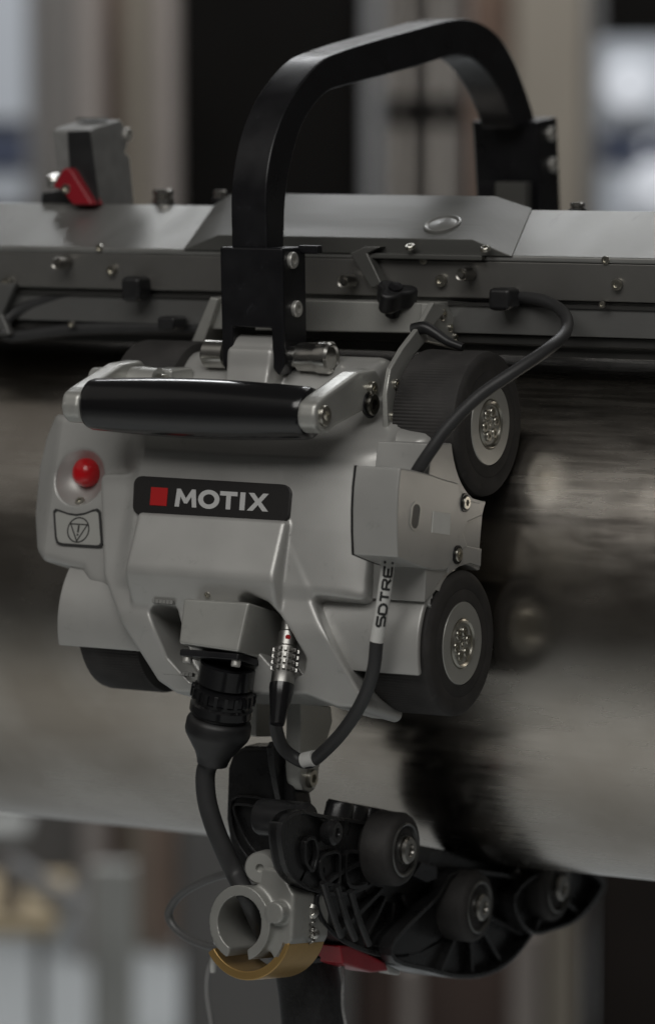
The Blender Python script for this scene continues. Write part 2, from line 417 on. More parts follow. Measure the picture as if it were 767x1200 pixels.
o = bgbox('cabinet', 212, 412, 900, 1230, 7400, 900, mat('dark_grey_cabinet', (.13,.125,.12), .6, 0, .1, 60, .1, 5), None, 20, floor=True); tag(o, 'dark grey cabinet behind the silver clamp', 'cabinet')
o = bgbox('cabinet', 412, 690, 900, 1300, 7700, 900, mat('brown_cabinet', (.07,.043,.033), .6, 0, .1, 60, .3, 3), None, 20, floor=True); tag(o, 'dark reddish brown cabinet under the pipe at the right', 'cabinet')
post('post', 470, 492, 7300, palem, 'pale post in front of the brown cabinet, left of the tan posts', 'post', 1130)
post('post', 640, 676, 7300, tanm, 'wide tan post at the right end of the brown cabinet', 'post', 900)
post('post', 600, 634, 7350, palem, 'pale pinkish post just left of the wide tan post', 'post', 1090)
post('curtain', 694, 860, 7500, mat('black_curtain', (.022,.018,.016), .9, 0, .1, 60, .2, 4, spec=.1), 'black curtain at the lower right edge under the pipe', 'curtain', 900)

# ------------------------------------------------------------------ pipe
pm = pipemat()
px_fr = axisframe((0, CEN[1], CEN[2]), (1,0,0))
seg = 256
v, f = [], []
prof = [(PR-14,-4200),(PR,-4200)]+[(PR, z) for z in range(-4000, 2601, 100)]+[(PR-14,2600)]
me = lathe_m('steel_pipe', prof, pm, seg, 35)
# open ends
me2 = bpy.data.meshes.new('steel_pipe'); 
vv = [tuple(v.co) for v in me.vertices]; ff = [tuple(p.vertices) for p in me.polygons if len(p.vertices) == 4]
n0 = len(prof); ff += [((n0-1)*seg+k, (n0-1)*seg+(k+1)%seg, (k+1)%seg, k) for k in range(seg)]
me2.from_pydata(vv, [], ff); me2.materials.append(pm); me2.polygons.foreach_set('use_smooth', [True]*len(me2.polygons)); me2.set_sharp_from_angle(angle=R(35))
pipe = link('steel_pipe', me2, None, px_fr)
tag(pipe, 'large horizontal polished steel pipe that the crawler is strapped on', 'pipe')

# ------------------------------------------------------------------ screw meshes (radius 10, head 5 high)
def screw_mesh(name, mt):
    # head with a recessed hexagon socket
    segs = 24; v, f = [], []
    def ring(r, z, hexa=False):
        s = len(v)
        for k in range(segs):
            a = 2*math.pi*k/segs
            rr = r
            if hexa:
                b = (a % (math.pi/3))-math.pi/6; rr = r*math.cos(math.pi/6)/math.cos(b)
            v.append((rr*math.cos(a), rr*math.sin(a), z))
        return s
    rs = [ring(10,-3), ring(10,3.6), ring(9,5), ring(5.2,5,True), ring(5.0,0.5,True), ring(.2,0.2)]
    for a, b in zip(rs, rs[1:]):
        for k in range(segs):
            j = (k+1)%segs; f.append([a+k, a+j, b+j, b+k])
    return mkmesh(name, v, f, mt, 35)
SCR = screw_mesh('screw', nickel); SCRB = screw_mesh('screw', mat('zinc_screw', (.62,.61,.58), .42, .7, .05, 900, .08, 80)); nickel_dark = screw_mesh('screw', mat('dark_steel', (.12,.115,.10), .3, 1))
ringm = lathe_m('washer', [(13,-1),(13,.8),(10.4,.8),(10.4,-1)], black, 24)
def screw(parent, fr_o, axis, r=7, me=None, name='screw', proud=1.0):
    return link(name, me or SCR, parent, axisframe(fr_o, axis), (r/10, r/10, r/10*proud))

# ================================================================== CRAWLER
crawler = thing('pipe_crawler', 'silver grey four wheeled pipe crawler with black name plate and red button', 'crawler', MID-eN*60)
def lp(px, py, n): return onf(CR, px, py, n)            # local (x,t,n)
def lw(p): return CR[:3,3]+CR[:3,:3]@np.asarray(p, float)
def P2(pts, n): return [tuple(lp(a,b,n)[:2]) for a,b in pts]
tt = lambda py, n, px=250: lp(px, py, n)[1]             # t of a pixel row at depth n
xx = lambda px, n, py=600: lp(px, py, n)[0]
# --- housing
profU = [(-30,tt(455,-30)),(20,tt(452,20)),(66,tt(476,66)),(102,tt(505,102)),(124,tt(530,124)),(128,tt(552,128)),(128,tt(613,128)),(122,tt(690,122)),(60,tt(702,60)),(-30,tt(702,-30))]
nose = [(70,tt(596,70)),(133,tt(606,133)),(146,tt(679,146)),(96,tt(745,96)),(70,tt(745,70))]
Pl = P2([(134,560),(345,560),(352,640),(378,700),(404,765),(428,822),(428,832),(393,829),(360,815),(205,812),(186,798),(158,735),(138,680)], 84)
slotL = P2([(183,716),(196,711),(216,714),(234,800),(216,797),(196,770)], 100)
slotR = P2([(291,706),(306,700),(328,710),(350,745),(361,772),(354,789),(330,797),(306,765)], 100)
n1, t1 = 140, tt(684,140); n2, t2 = 84, tt(812,84)
sl = np.array([t1-t2, -(n1-n2)]); sl = sl/np.linalg.norm(sl)    # normal of the sloping lower face in (n,t)
xa, xb = xx(118,110), xx(468,60)
dishc = np.append(lp(92,559,95)[:2], 95)
podP = P2([(62,484),(168,490),(170,700),(118,690),(103,684),(96,668),(50,657),(40,643),(34,600),(38,545),(48,510)], 90)
bx_c, bx_r = xx(262,0), 165
def f_house(x, t, n):
    up = extr(sd_poly_r(profU, n, t, 14), x, xa, xb, 10)
    up = smax(up, ((n-128)+np.maximum(xx(160,120)-x, 0)*.95)*.75, 10)
    # the front turns back to the right like a drum
    drum = np.sqrt(np.maximum(x-xx(330,120),0)**2*.27+np.maximum(n+2,0)**2)-130.5
    up = smax(up, drum, 6)
    lo = extr(sd_poly_r(Pl, x, t, 9), n, -10, 160, 5)
    plane = (n-n1)*sl[0]+(t-t1)*sl[1]
    lo = smax(lo, plane, 6)
    lo = smax(lo, n-118, 6)
    no = extr(sd_poly_r(nose, n, t, 6), x, xx(157,140), xx(333,140), 6)
    no = smax(no, plane-1, 6)
    d = smin(smin(up, lo, 9), no, 4)
    cut = np.minimum(extr(sd_poly_r(slotL, x, t, 7), n, 40, 200), extr(sd_poly_r(slotR, x, t, 9), n, 25, 200))
    d = smax(d, -cut, 4)
    p = extr(sd_poly_r(podP, x, t, 10), n, -45, 94, 12)
    p = smax(p, (n-94)+np.maximum(xx(58,94)-x, 0)*.5, 6)
    d = smin(d, p, 12)
    c = np.sqrt((x-dishc[0])**2+(t-dishc[1])**2+(n-112)**2)-40
    return smax(d, -c, 1.6)
netmesh('housing', f_house, (xx(24,90), tt(850,80), -50), (max(xb, xx(440,84,830))+10, tt(440,0)+10, 170), 1.8, cast, crawler, CR)
# red button
bc = lp(101, 553, 86)
if 0: b0 = lathe('button_collar', [(21,-10),(21,2),(17.5,2),(17.5,-10)], black, crawler, frame(lw(bc-[0,0,10]), CR[:3,0], CR[:3,1], CR[:3,2]), 32)
bax = axisframe(lw(lp(101,553,84)-[0,0,13]), CR[:3,2]*.93+CR[:3,0]*-.22)
lathe('button_rim', [(17,-14),(22.5,-14),(22.5,-5),(20,-3),(18,-5)], black, crawler, bax, 40)
lathe('red_button', [(14,-8),(16,0),(17.5,6),(17.5,11),(15.5,18),(11,22),(5,24),(.2,24.4)], red, crawler, bax, 40, 60)
screw(crawler, lw(lp(94,588,84)), CR[:3,2]+CR[:3,1]*.5, 6)
# warning sign sticker: outline, circle, triangle, exclamation
FN = lambda n: frame(CR[:3,3]+CR[:3,2]*n, CR[:3,0], CR[:3,1], CR[:3,2])
stk = crawler
def arc(cx, cy, r, a0, a1, n): return [(cx+r*math.cos(R(a0+(a1-a0)*i/n)), cy+r*math.sin(R(a0+(a1-a0)*i/n))) for i in range(n+1)]
def px_off(pts, s, cx, cy): return [(cx+(a-cx)*s[0], cy+(b-cy)*s[1]) for a, b in pts]
bord = [(63,599),(66,596),(72,598),(80,601),(90,602.5),(100,601),(110,597),(115,596),(118,599),(119,610),(120,625),(121,638),(119,641.5),(115,642),(100,641),(85,640),(72,639),(67,637),(65,630),(64,615)]
outer = P2(bord, 94); inner = P2([(91+(a-91)*.92, 620+(b-620)*.87) for a,b in bord], 94)
fill = prism('sticker_field', inner, 94.1, 94.7, mat('sticker_field_grey', (.36,.36,.34), .45), crawler, CR, 0)
ringprism('sticker_border', outer, inner, 94.1, 95.2, blackp, crawler, CR)
cxs = lp(92, 621, 94.7)
ringprism('sign_ring', [(cxs[0]+15.6*math.cos(a), cxs[1]+15.6*math.sin(a)) for a in np.linspace(0,2*math.pi,40,endpoint=False)],
          [(cxs[0]+14.2*math.cos(a), cxs[1]+14.2*math.sin(a)) for a in np.linspace(0,2*math.pi,40,endpoint=False)], 94.7, 95.3, blackp, crawler, CR)
def tri(r): return [(cxs[0]+r*math.cos(R(a)), cxs[1]+r*math.sin(R(a))) for a in (-90, 30, 150)]
ringprism('sign_triangle', tri(15), tri(12.4), 94.7, 95.3, blackp, crawler, CR)
box('sign_mark', (cxs[0]-1.1, cxs[1]-3, 94.7), (cxs[0]+1.1, cxs[1]+5.5, 95.3), blackp, crawler, CR, 0)
box('sign_dot', (cxs[0]-1.1, cxs[1]-7, 94.7), (cxs[0]+1.1, cxs[1]-4.8, 95.3), blackp, crawler, CR, 0)
# --- name plate, on the curved front
np_n = 129.5
npc = [lp(a,b,np_n) for a,b in ((157,557),(341,568),(337,613),(155,603))]
def rr_poly(c, r=.055, asp=4.1):
    c = [np.array(q[:2]) for q in c]; out = []
    def at(u, v): return (c[0]*(1-u)+c[1]*u)*(1-v)+(c[3]*(1-u)+c[2]*u)*v
    ru, rv = r/1, r*asp
    for (cu, cv, a0) in ((ru, rv, 180), (1-ru, rv, 270), (1-ru, 1-rv, 0), (ru, 1-rv, 90)):
        for k in range(6):
            a = R(a0+90*k/5); out.append(tuple(at(cu+ru*math.cos(a), cv+rv*math.sin(a))))
    return out, at
npoly, at = rr_poly(npc)
nplate = prism('name_plate', npoly, np_n-9, np_n, plate, crawler, CR, .8)
def uvpoly(pts): return [tuple(at(u, v)) for u, v in pts]
def glyph(name, pts, m_=white, holes=None):
    if holes: return ringprism(name, uvpoly(pts), uvpoly(holes), np_n-.2, np_n+.8, m_, nplate, CR)
    return prism(name, uvpoly(pts), np_n-.2, np_n+.8, m_, nplate, CR, 0)
glyph('red_square', [(.118,.275),(.226,.275),(.222,.735),(.114,.735)], redp)
def G(x0, x1, pts, y0=.275, y1=.735): return [(x0+(x1-x0)*a, y0+(y1-y0)*b) for a, b in pts]
glyph('letter_m', G(.272,.418, [(0.02,1),(.09,0),(.25,0),(.5,.52),(.75,0),(.91,0),(.98,1),(.79,1),(.74,.42),(.565,.8),(.435,.8),(.26,.42),(.21,1)]))
cO = lambda r: [(.492+.068*r*math.cos(a), .505+.245*r*math.sin(a)) for a in np.linspace(0, 2*math.pi, 32, endpoint=False)]
glyph('letter_o', cO(1), holes=cO(.54))
glyph('letter_t', G(.562,.672, [(0,0),(1,0),(1,.24),(.63,.24),(.63,1),(.37,1),(.37,.24),(0,.24)]))
glyph('letter_i', G(.690,.722, [(0,0),(1,0),(1,1),(0,1)]))
glyph('letter_x', G(.738,.872, [(0.03,0),(.29,0),(.5,.32),(.71,0),(.97,0),(.64,.49),(1,1),(.73,1),(.5,.66),(.27,1),(0,1),(.36,.49)]))
# small screw hole and engraved text plates near the connector
screw(crawler, lw(lp(243,697,132)), CR[:3,2]*.9-CR[:3,1]*.35, 3.5)
# --- connector block
cb = P2([(215,701),(292,706),(279,764),(209,754)], 152)
prism('connector_block', cb, 60, 152, cast2, crawler, CR, 3)
tb = min(q[1] for q in cb)
cfr = frame(lw((0,0,0)), CR[:3,0], CR[:3,2]*-1, CR[:3,1])   # local: x, -n, t
x0, x1 = cb[3][0]+1, cb[2][0]-1
prism('connector_flange', [(x0,-149),(x1,-149),(x1,-66),(x0,-66)], tb-9, tb-1, black, crawler, cfr, 2)
for sx in (x0+7, x1-7):
    for nn in (140, 76):
        screw(crawler, lw((sx, tb-10, nn)), -CR[:3,1], 5.5, SCRB, proud=2.2)
# --- engraved marks beside the slots
engr = mat('engraved_text_grey', (.22,.22,.21), .6)
def dashes(px0, px1, py, n, k, h=5):
    for i in range(k):
        a = lp(px0+(px1-px0)*(i+.1)/k, py+i*.3, n); b = lp(px0+(px1-px0)*(i+.82)/k, py+h+i*.3, n)
        box('engraved_character', (a[0], b[1], n-6), (b[0], a[1], n+.5), engr, crawler, CR, 0)
def nplane(px, py):
    n_ = 120.
    for _ in range(4): n_ = n1-(lp(px,py,n_)[1]-t1)*sl[1]/sl[0]
    return min(n_, 118.3) if px < 157 else n_
for a, b, py_, k in ((178,203,702,6),(271,287,705,3),(192,226,786,8)): dashes(a, b, py_, nplane(a, py_+2)-1.2, k, 4.5)
# --- fenders around the lower wheels (cylinder shells)
def fender(name, x0, x1, wl, a0, a1, r0=89, r1=97, lip=True, rx=4):
    pts = arc(0,0,r1,a0,a1,28)+arc(0,0,r0,a1,a0,28)
    fr = frame(CR[:3,3]+CR[:3,1]*wl, CR[:3,2], CR[:3,1], -CR[:3,0])
    # local X = n, Y = t, Z = -x
    return prism(name, pts, -x1, -x0, cast, crawler, fr, 2.5, smooth=40)
XO = WX-3                                   # outer side of the side plates
fender('fender', xx(378,60,750), XO-3, -HC, -32, 26)
XL = -2*60-WX                               # mirrored wheel plane on the left
fender('fender', xx(73,85,720), xx(190,85,740), -HC, -30, 72)
box('inner_block', (xx(378,60,750)+2, -HC-30, -30), (XO-110, -HC+55, 84), cast, crawler, CR, 6)
# --- wheels
def wheel_parts(t_, xo, sgn, shown=True):
    o3 = lw((xo, t_, 0))
    w = thing('wheel', None, None, o3, parent=crawler)
    fr = axisframe(o3, (sgn,0,0))
    nt_ = 260
    tread = lambda r, z, k: r-(1.9 if (k % 2 and r > 83 and -83 < z < -9) else 0)
    lathe('tyre', [(50,-86),(79,-86),(83.5,-84),(85,-80),(85,-9),(84,-4.5),(80,-1),(76,0),(64,0),(62.5,-.8),(61,0),(49,0),(49,-6)], rubber, w, fr, nt_, 30, tread)
    lathe('rim', [(30,-60),(49,-60),(49,-1.5),(47.5,.5),(30,.5),(28.5,-1)], cast2, w, fr, 64, 30)
    lathe('hub', [(28.5,-14),(28.5,1),(26.5,3),(24.5,1),(23.5,-3),(.3,-3)], nickel, w, fr, 48, 30)
    for k in range(6):
        a = R(60*k+10)
        p = fr[:3,3]+fr[:3,0]*14.5*math.cos(a)+fr[:3,1]*14.5*math.sin(a)-fr[:3,2]*2
        screw(w, p, fr[:3,2], 6.2, SCR, 'bolt', 1.2)
    screw(w, fr[:3,3]-fr[:3,2]*2, fr[:3,2], 5.2, SCR, 'bolt', .8)
    return w
wheel_parts(HC, WX, 1); wheel_parts(-HC, WX, 1)
wheel_parts(HC, XL+0, -1); wheel_parts(-HC, XL+0, -1)
# --- side plate and cable cover, outlines read on the outer side plane
SX = frame(CR[:3,3], CR[:3,2]*-1, CR[:3,1], CR[:3,0])     # local X = -n, Y = t, Z = x
def side(pts, x): return [tuple(onf(SX, a, b, x)[:2]) for a, b in pts]
def scal(cx, cy, r, a0, a1, n=10):                        # concave arc round a wheel, in side coords
    return [(cx+r*math.cos(R(a0+(a1-a0)*i/n)), cy+r*math.sin(R(a0+(a1-a0)*i/n))) for i in range(n+1)]
front_up = side([(502,556),(505,520),(527,517)], XO)
tail = side([(569,587),(565,604),(562,640),(562,668)], XO)
low = side([(497,706),(499,664)], XO)
def angl(px, py, cy):
    q_ = side([(px,py)], XO)[0]; return math.degrees(math.atan2(q_[1]-cy, q_[0]))
base = front_up[:2]+scal(0,HC,91,angl(530,519,HC) % 360,360+angl(563,583,HC))+tail[:4]+scal(0,-HC,91,angl(560,664,-HC),150)+low
prism('side_plate', base, XO-70, XO, cast, crawler, SX, 1.5, smooth=35)
cov = cov_ = side([(466,548),(482,551),(502,556),(516,561),(534,566),(541,585),(560,589),(562,604),(545,612),(540,625),(545,640),(530,652),(520,668),(505,668),(490,664),(477,659),(463,653),(462,625),(462,600),(463,575)], XO)
prism('cable_cover', cov, XO-54, XO+3, cast, crawler, SX, 2, smooth=35)
ccm = np.mean(cov, 0)
prism('cover_gap_shade', [tuple(ccm+(np.array(q_)-ccm)*1.006) for q_ in cov], XO-55.8, XO-54.2, blackmat, crawler, SX, 0, smooth=35)  # thin black plate paints the shaded gap along the cover edge
for tb_ in ([(534,573),(552,584),(567,588),(562,605),(543,601),(534,590)],[(534,634),(546,640),(562,643),(561,664),(548,660),(536,664),(523,672),(522,652)]):
    prism('raised_tab', side(tb_, XO), XO-2, XO+2.2, cast, crawler, SX, 1, smooth=35)
f2 = side([(468,500),(502,512),(502,556),(466,548)], XO-14)
def f_fill(x, t, n):      # cast shoulder between barrel and side plate, above and below the cover
    a = extr(sd_poly_r(P2([(432,503),(470,498),(506,506),(508,560),(415,560),(420,520)], 80), x, t, 16), n, -30, 92, 26)
    b = extr(sd_poly_r(P2([(395,690),(404,640),(470,640),(503,655),(503,712),(440,703)], 90), x, t, 6), n, -30, 88, 12)
    h = np.sqrt((x-lp(447,546,88)[0])**2+(t-lp(447,546,88)[1])**2+(n-94)**2*.5)-11
    d = smin(a, b, 10); d = smin(d, np.sqrt((x-lp(478,520,80)[0])**2+(n-74)**2)-16+np.maximum(abs(t-lp(478,542,80)[1])-14,0), 14)
    h2 = np.sqrt(((x-lp(432,662,88)[0])*.8)**2+(t-lp(432,662,88)[1])**2)-9
    h2 = np.maximum(h2, 70-n)
    return smax(smax(d, -h, 3), -h2, 3)
netmesh('shoulder_casting', f_fill, (xx(385,80), tt(725,88,450), -35), (XO-1, tt(488,80,450), 110), 2.2, cast, crawler, CR)
screw(crawler, lw(lp(447,547,84)), CR[:3,2], 6)
# details on the cover: oblong slot, sticker, screws, raised tabs
def sside(px, py, x): return SX[:3,3]+SX[:3,:3]@np.append(onf(SX, px, py, x)[:2], x)
q = onf(SX, 486, 605, XO+3); 
sp = [(q[0]+9*math.cos(a), q[1]+(7 if math.sin(a) > 0 else -7)+7*math.sin(a)) for a in np.linspace(0,2*math.pi,24,endpoint=False)]
sp2 = [(q[0]+12*math.cos(a), q[1]+(7 if math.sin(a) > 0 else -7)+9.5*math.sin(a)) for a in np.linspace(0,2*math.pi,24,endpoint=False)]
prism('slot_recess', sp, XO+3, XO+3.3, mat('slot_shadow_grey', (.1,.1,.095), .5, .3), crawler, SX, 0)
ringprism('slot_rim', sp2, sp, XO+2.5, XO+4, cast2, crawler, SX)
prism('sticker', side([(507,599),(527,602),(526,627),(505,624)], XO+3), XO+3, XO+3.7, sticker, crawler, SX, 0)
for (a, b) in ((543,589),(534,650)):
    p = sside(a, b, XO+1.6)
    link('washer', ringm, crawler, axisframe(p+eX*2, eX), (.85,.85,1)); screw(crawler, p+eX*1, eX, 8)
# --- top: motor barrel behind roller handle, mount and guard
def f_top(x, t, n):
    cy, cn = tt(468,10), 6
    rb = np.sqrt((t-cy)**2+(n-cn)**2)
    d = extr(rb-58, x, xx(200,20), xx(452,20,450), 16)
    a = extr(sd_poly_r(P2([(190,432),(218,425),(250,402),(330,398),(345,432),(390,424),(400,500),(170,500),(165,452)], 40), x, t, 8), n, -40, 44, 12)
    lug = extr(np.sqrt((t-tt(417,68,315))**2+(n-66)**2)-25, x, xx(280,66,415), xx(331,66,415), 4)
    lugb = extr(sd_poly([(41,tt(417,66,315)),(91,tt(417,66,315)),(92,tt(480,66,315)),(-20,tt(480,66,315)),(-20,tt(440,20,315))], n, t), x, xx(280,66,415), xx(331,66,415), 4)
    return smin(smin(smin(d, a, 14), lug, 8), lugb, 8)
netmesh('motor_barrel', f_top, (xx(150,20), tt(520,20), -70), (xx(470,20), tt(380,20), 105), 2.2, cast, crawler, CR)
gx = WX-87
gp = side([(468,503),(466,472),(471,444),(484,418),(502,397),(500,392),(522,364),(508,354),(492,382),(472,408),(458,432),(453,462),(454,503)], gx)
prism('guard_plate', gp, gx-7, gx, cast2, crawler, SX, 2)
for a, b, rr in ((463,450,6),(460,488,6)):
    screw(crawler, pp(a,b,x=gx), eX, rr)
# cross bar of the mount with its end holes
yb = 120
mb = [pp(a,b,y=yb) for a,b in ((246,349),(505,355),(505,391),(246,386))]
mbp = [tuple(loc(XZ, p)[:2]) for p in mb]
prism('mount_bar', mbp, -yb-60, -yb, cast2, crawler, XZ, 2)
st = [tuple(loc(XZ, pp(a,b,y=yb-10))[:2]) for a,b in ((246,348),(256,350),(232,420),(214,424))]
prism('mount_strut', st, -yb-40, -yb+10, cast2, crawler, XZ, 2)
ex = pp(505,355,y=yb)[0]
me_p = [tuple(loc(YZ, pp(a,b,x=ex+6))[:2]) for a,b in ((503,355),(521,356),(556,404),(543,410),(500,400))]
prism('mount_end_plate', me_p, ex-6, ex+6, cast2, crawler, YZ, 2)
for a, b in ((518,369),(527,384),(533,394)): screw(crawler, pp(a,b,x=ex+6), eX, 7 if a < 520 else 5)
# black latch above the tyre
lt = [pp(a,b,y=60) for a,b in ((484,387),(497,384),(509,390),(524,400),(542,407))]
tube('latch', lt, lambda u: 8.5-4*u, blackmat, crawler, seg=12)
# --- roller grip with two arms
ry = -118
pL, pR = pp(107,474,y=ry), pp(366,484,y=ry)
rz = (pL[2]+pR[2])/2; pL[2] = pR[2] = rz
ln = pR[0]-pL[0]
prof = [(6,0),(26,0),(29,2),(30.5,7)]+[(30.5+4.5*math.sin(math.pi*u), 7+(ln-14)*u) for u in np.linspace(.02,.98,30)]+[(30.5,ln-7),(29,ln-2),(26,ln),(6,ln)]
gfr = axisframe(pL, (1,0,0))
def griprad(r, z, k):
    a = 2*math.pi*k/96
    if r < 30: return r
    w = abs(((a-R(-35)) + math.pi) % (2*math.pi) - math.pi)     # a shallow flat worn into the lower front
    return r-1.6*math.exp(-(w/.35)**2)
lathe('roller_grip', prof, gloss, crawler, gfr, 96, 50)
def armpoly(xp, pts, th, name='grip_arm'):
    P = [tuple(loc(YZ, pp(a,b,x=xp))[:2]) for a,b in pts]
    return P
xr = pR[0]+22
def f_arm(P, x0, x1, c):
    return lambda y, z, x: extr(sd_poly_r(P, y, z, 12), x, x0, x1, 5)
ap = [tuple(loc(YZ, pp(a,b,x=xr))[:2]) for a,b in ((369,488),(371,473),(379,465),(420,436),(440,432),(449,444),(447,464),(432,479),(393,500),(385,509),(376,508),(370,500))]
A = np.array(ap); netmesh('grip_arm', f_arm(ap, pR[0]-3, xr, 0), (A[:,0].min()-8, A[:,1].min()-8, pR[0]-8), (A[:,0].max()+8, A[:,1].max()+8, xr+8), 2.0, cast2, crawler, YZ)
screw(crawler, pp(379,487,x=xr)-eX*2, eX, 12)
link('washer', ringm, crawler, axisframe(pp(433,474,x=xr)+eX*1, eX), (1.25,1.25,1.2))
for a, b, rr in ((433,474,13),(434,456,9)): screw(crawler, pp(a, b, x=xr)-eX*(0 if rr > 10 else -1), eX, rr, nickel_dark if rr > 10 else None)
xl = pL[0]
ap2 = [(q[0], q[1]) for q in ap]
A = np.array(ap2); netmesh('grip_arm', f_arm(ap2, xl-22, xl+3, 0), (A[:,0].min()-8, A[:,1].min()-8, xl-27), (A[:,0].max()+8, A[:,1].max()+8, xl+8), 2.2, cast2, crawler, YZ)
# rounded knuckles behind the left part of the grip
k1 = pp(150,446,y=-40); 
tube('pivot_shaft', [pp(112,447,y=-30), pp(175,446,y=-30)], 17, cast2, crawler, smoothcurve=False, seg=24)
tube('pivot_shaft', [pp(168,448,y=-50), pp(186,449,y=-50)], 18, cast2, crawler, smoothcurve=False, seg=24)
screw(crawler, pp(190,449,y=-50), eX, 11)
box('cast_step', tuple(pp(186,452,y=-10)-[0,20,8]), tuple(pp(212,432,y=-10)+[0,30,0]), cast2, crawler, WD, 4)
# --- lower clevis that takes the belt
def f_clev(x, t, n):
    p1 = P2([(330,820),(352,824),(352,905),(375,925),(352,930),(338,905)], 30)
    return 0
cx0 = pp(376,905,y=20)[0]
c1 = [tuple(loc(YZ, pp(a,b,x=cx0))[:2]) for a,b in ((352,822),(388,828),(390,845),(380,880),(374,900),(373,914),(369,925),(363,930),(356,926),(352,915),(351,900),(352,850))]
prism('clevis', c1, cx0-20, cx0, cast2, crawler, YZ, 2)
c2 = [tuple(loc(YZ, pp(a,b,x=cx0))[:2]) for a,b in ((352,822),(376,826),(374,868),(352,868))]
prism('clevis', c2, cx0-85, cx0-60, cast2, crawler, YZ, 2)
screw(crawler, pp(363,912,x=cx0), eX, 11)
xcl = pp(350,880,y=0)[0]

# ================================================================== CARRYING HANDLE
handle = thing('carrying_handle', 'black arched square bar handle reaching over the silver rail', 'handle', pp(315,415,y=20))
hy = 5.
hx1 = pp(313,280,y=hy)[0]; hx0 = pp(271,280,y=hy)[0]
outl = [(313,292),(312,250),(313,215),(318,180),(327,148),(341,116),(359,90),(376,72),(392,63),(430,50),(480,36),(520,25),(545,22),(566,28),(586,44),(602,70),(614,100),(624,130),(629,150),
        (602,150),(598,135),(588,110),(574,88),(558,72),(545,66),(528,66),(485,79),(440,91),(400,102),(384,108),(368,124),(354,148),(344,180),(337,215),(334,250),(333,292)]
op = [tuple(loc(YZ, pp(a,b,x=hx1))[:2]) for a,b in outl]
# smooth closed outline
def smooth_poly(P, n=3):
    P = [np.array(p) for p in P]; out = []; N = len(P)
    for i in range(N):
        p0, p1, p2, p3 = P[i-1], P[i], P[(i+1)%N], P[(i+2)%N]
        sh = i in (18-0, 17, N-1, N-2, 19-1)
        for k in range(n if not (i in (18, N-1)) else 1):
            t_ = k/n
            out.append(tuple(.5*((2*p1)+(-p0+p2)*t_+(2*p0-5*p1+4*p2-p3)*t_*t_+(-p0+3*p1-3*p2+p3)*t_**3)) if i not in (0, 17, 19, N-2) else tuple(p1*(1-t_)+p2*t_))
    return out
prism('handle_bar', smooth_poly(op), hx0, hx1, black, handle, YZ, 3, smooth=40)
# front clevis bracket
by = hy-8
brk = [(257,291),(332,290),(338,340),(345,385),(350,425),(349,436),(344,441),(337,436),(334,425),(331,386),(276,383),(279,420),(281,434),(278,438),(272,437),(268,425),(262,385),(258,340)]
bx0 = pp(257,300,y=by)[0]; bx1 = pp(331,300,y=by)[0]
bz1 = pp(300,290,y=by)[2]; bzi = pp(300,384,y=by)[2]; bz0 = pp(300,440,y=by)[2]
bd = 55
def front_poly():
    return [(bx0,bz1),(bx1,bz1),(bx1+2,bz0+14),(bx1-6,bz0),(bx1-14,bz0+10),(bx1-16,bzi),(bx0+18,bzi),(bx0+18,bz0+10),(bx0+10,bz0),(bx0+3,bz0+12)]
prism('front_bracket', front_poly(), -by-bd, -by, black, handle, XZ, 3)
screw(handle, np.array([bx1, *pp(341,305,x=bx1)[1:]]), eX, 10, SCRB); screw(handle, np.array([bx1+1, *pp(345,362,x=bx1)[1:]]), eX, 10, SCRB)
box('bracket_foot', (bx1-4, by+bd-14, bz1-8), (bx1+24, by+bd-2, bz1+2), black, handle, WD, 2)
# pin
pz = pp(315,417,y=by+bd/2)
pfr = axisframe((pp(241,414,y=by+bd/2)[0], by+bd/2, pz[2]), (1,0,0))
pl = pp(390,418,y=by+bd/2)[0]-pp(241,414,y=by+bd/2)[0]
lathe('pin', [(1,0),(14,0),(17,3),(17,30),(13,34),(13,pl-46),(17,pl-44),(18,pl-20),(19.5,pl-17),(19.5,pl-3),(17,pl),(15,pl),(13,pl-2),(1,pl-2)], steel, handle, pfr, 48, 30)
# rear bracket
rb = [tuple(loc(YZ, pp(a,b,x=hx1+16))[:2]) for a,b in ((628,142),(652,137),(657,262),(634,262))]
yb0 = min(q[0] for q in rb); yb1 = max(q[0] for q in rb)
rx1 = hx1+16
fp = [pp(553,143,y=yb0), pp(628,145,y=yb0), pp(634,262,y=yb0), pp(553,262,y=yb0)]
prism('rear_bracket', rb, fp[0][0], rx1, black, handle, YZ, 2)
for a, b in ((644,157),(646,193)): screw(handle, pp(a,b,x=rx1), eX, 10, SCRB)
box('bracket_foot', (pp(588,230,y=yb0)[0], yb0-22, pp(588,247,y=yb0)[2]-30), (pp(625,230,y=yb0)[0]-2, yb0-2, pp(600,213,y=yb0)[2]), coverm, handle, WD, 2)
box('spacer', (pp(566,230,y=yb0)[0], yb0-12, pp(566,247,y=yb0)[2]-30), (pp(588,230,y=yb0)[0]-2, yb0-1, pp(600,213,y=yb0)[2]), black, handle, WD, 2)

steeldull = mat('dull_axle_steel', (.32,.31,.29), .36, 1, .05, 600, .1, 60)
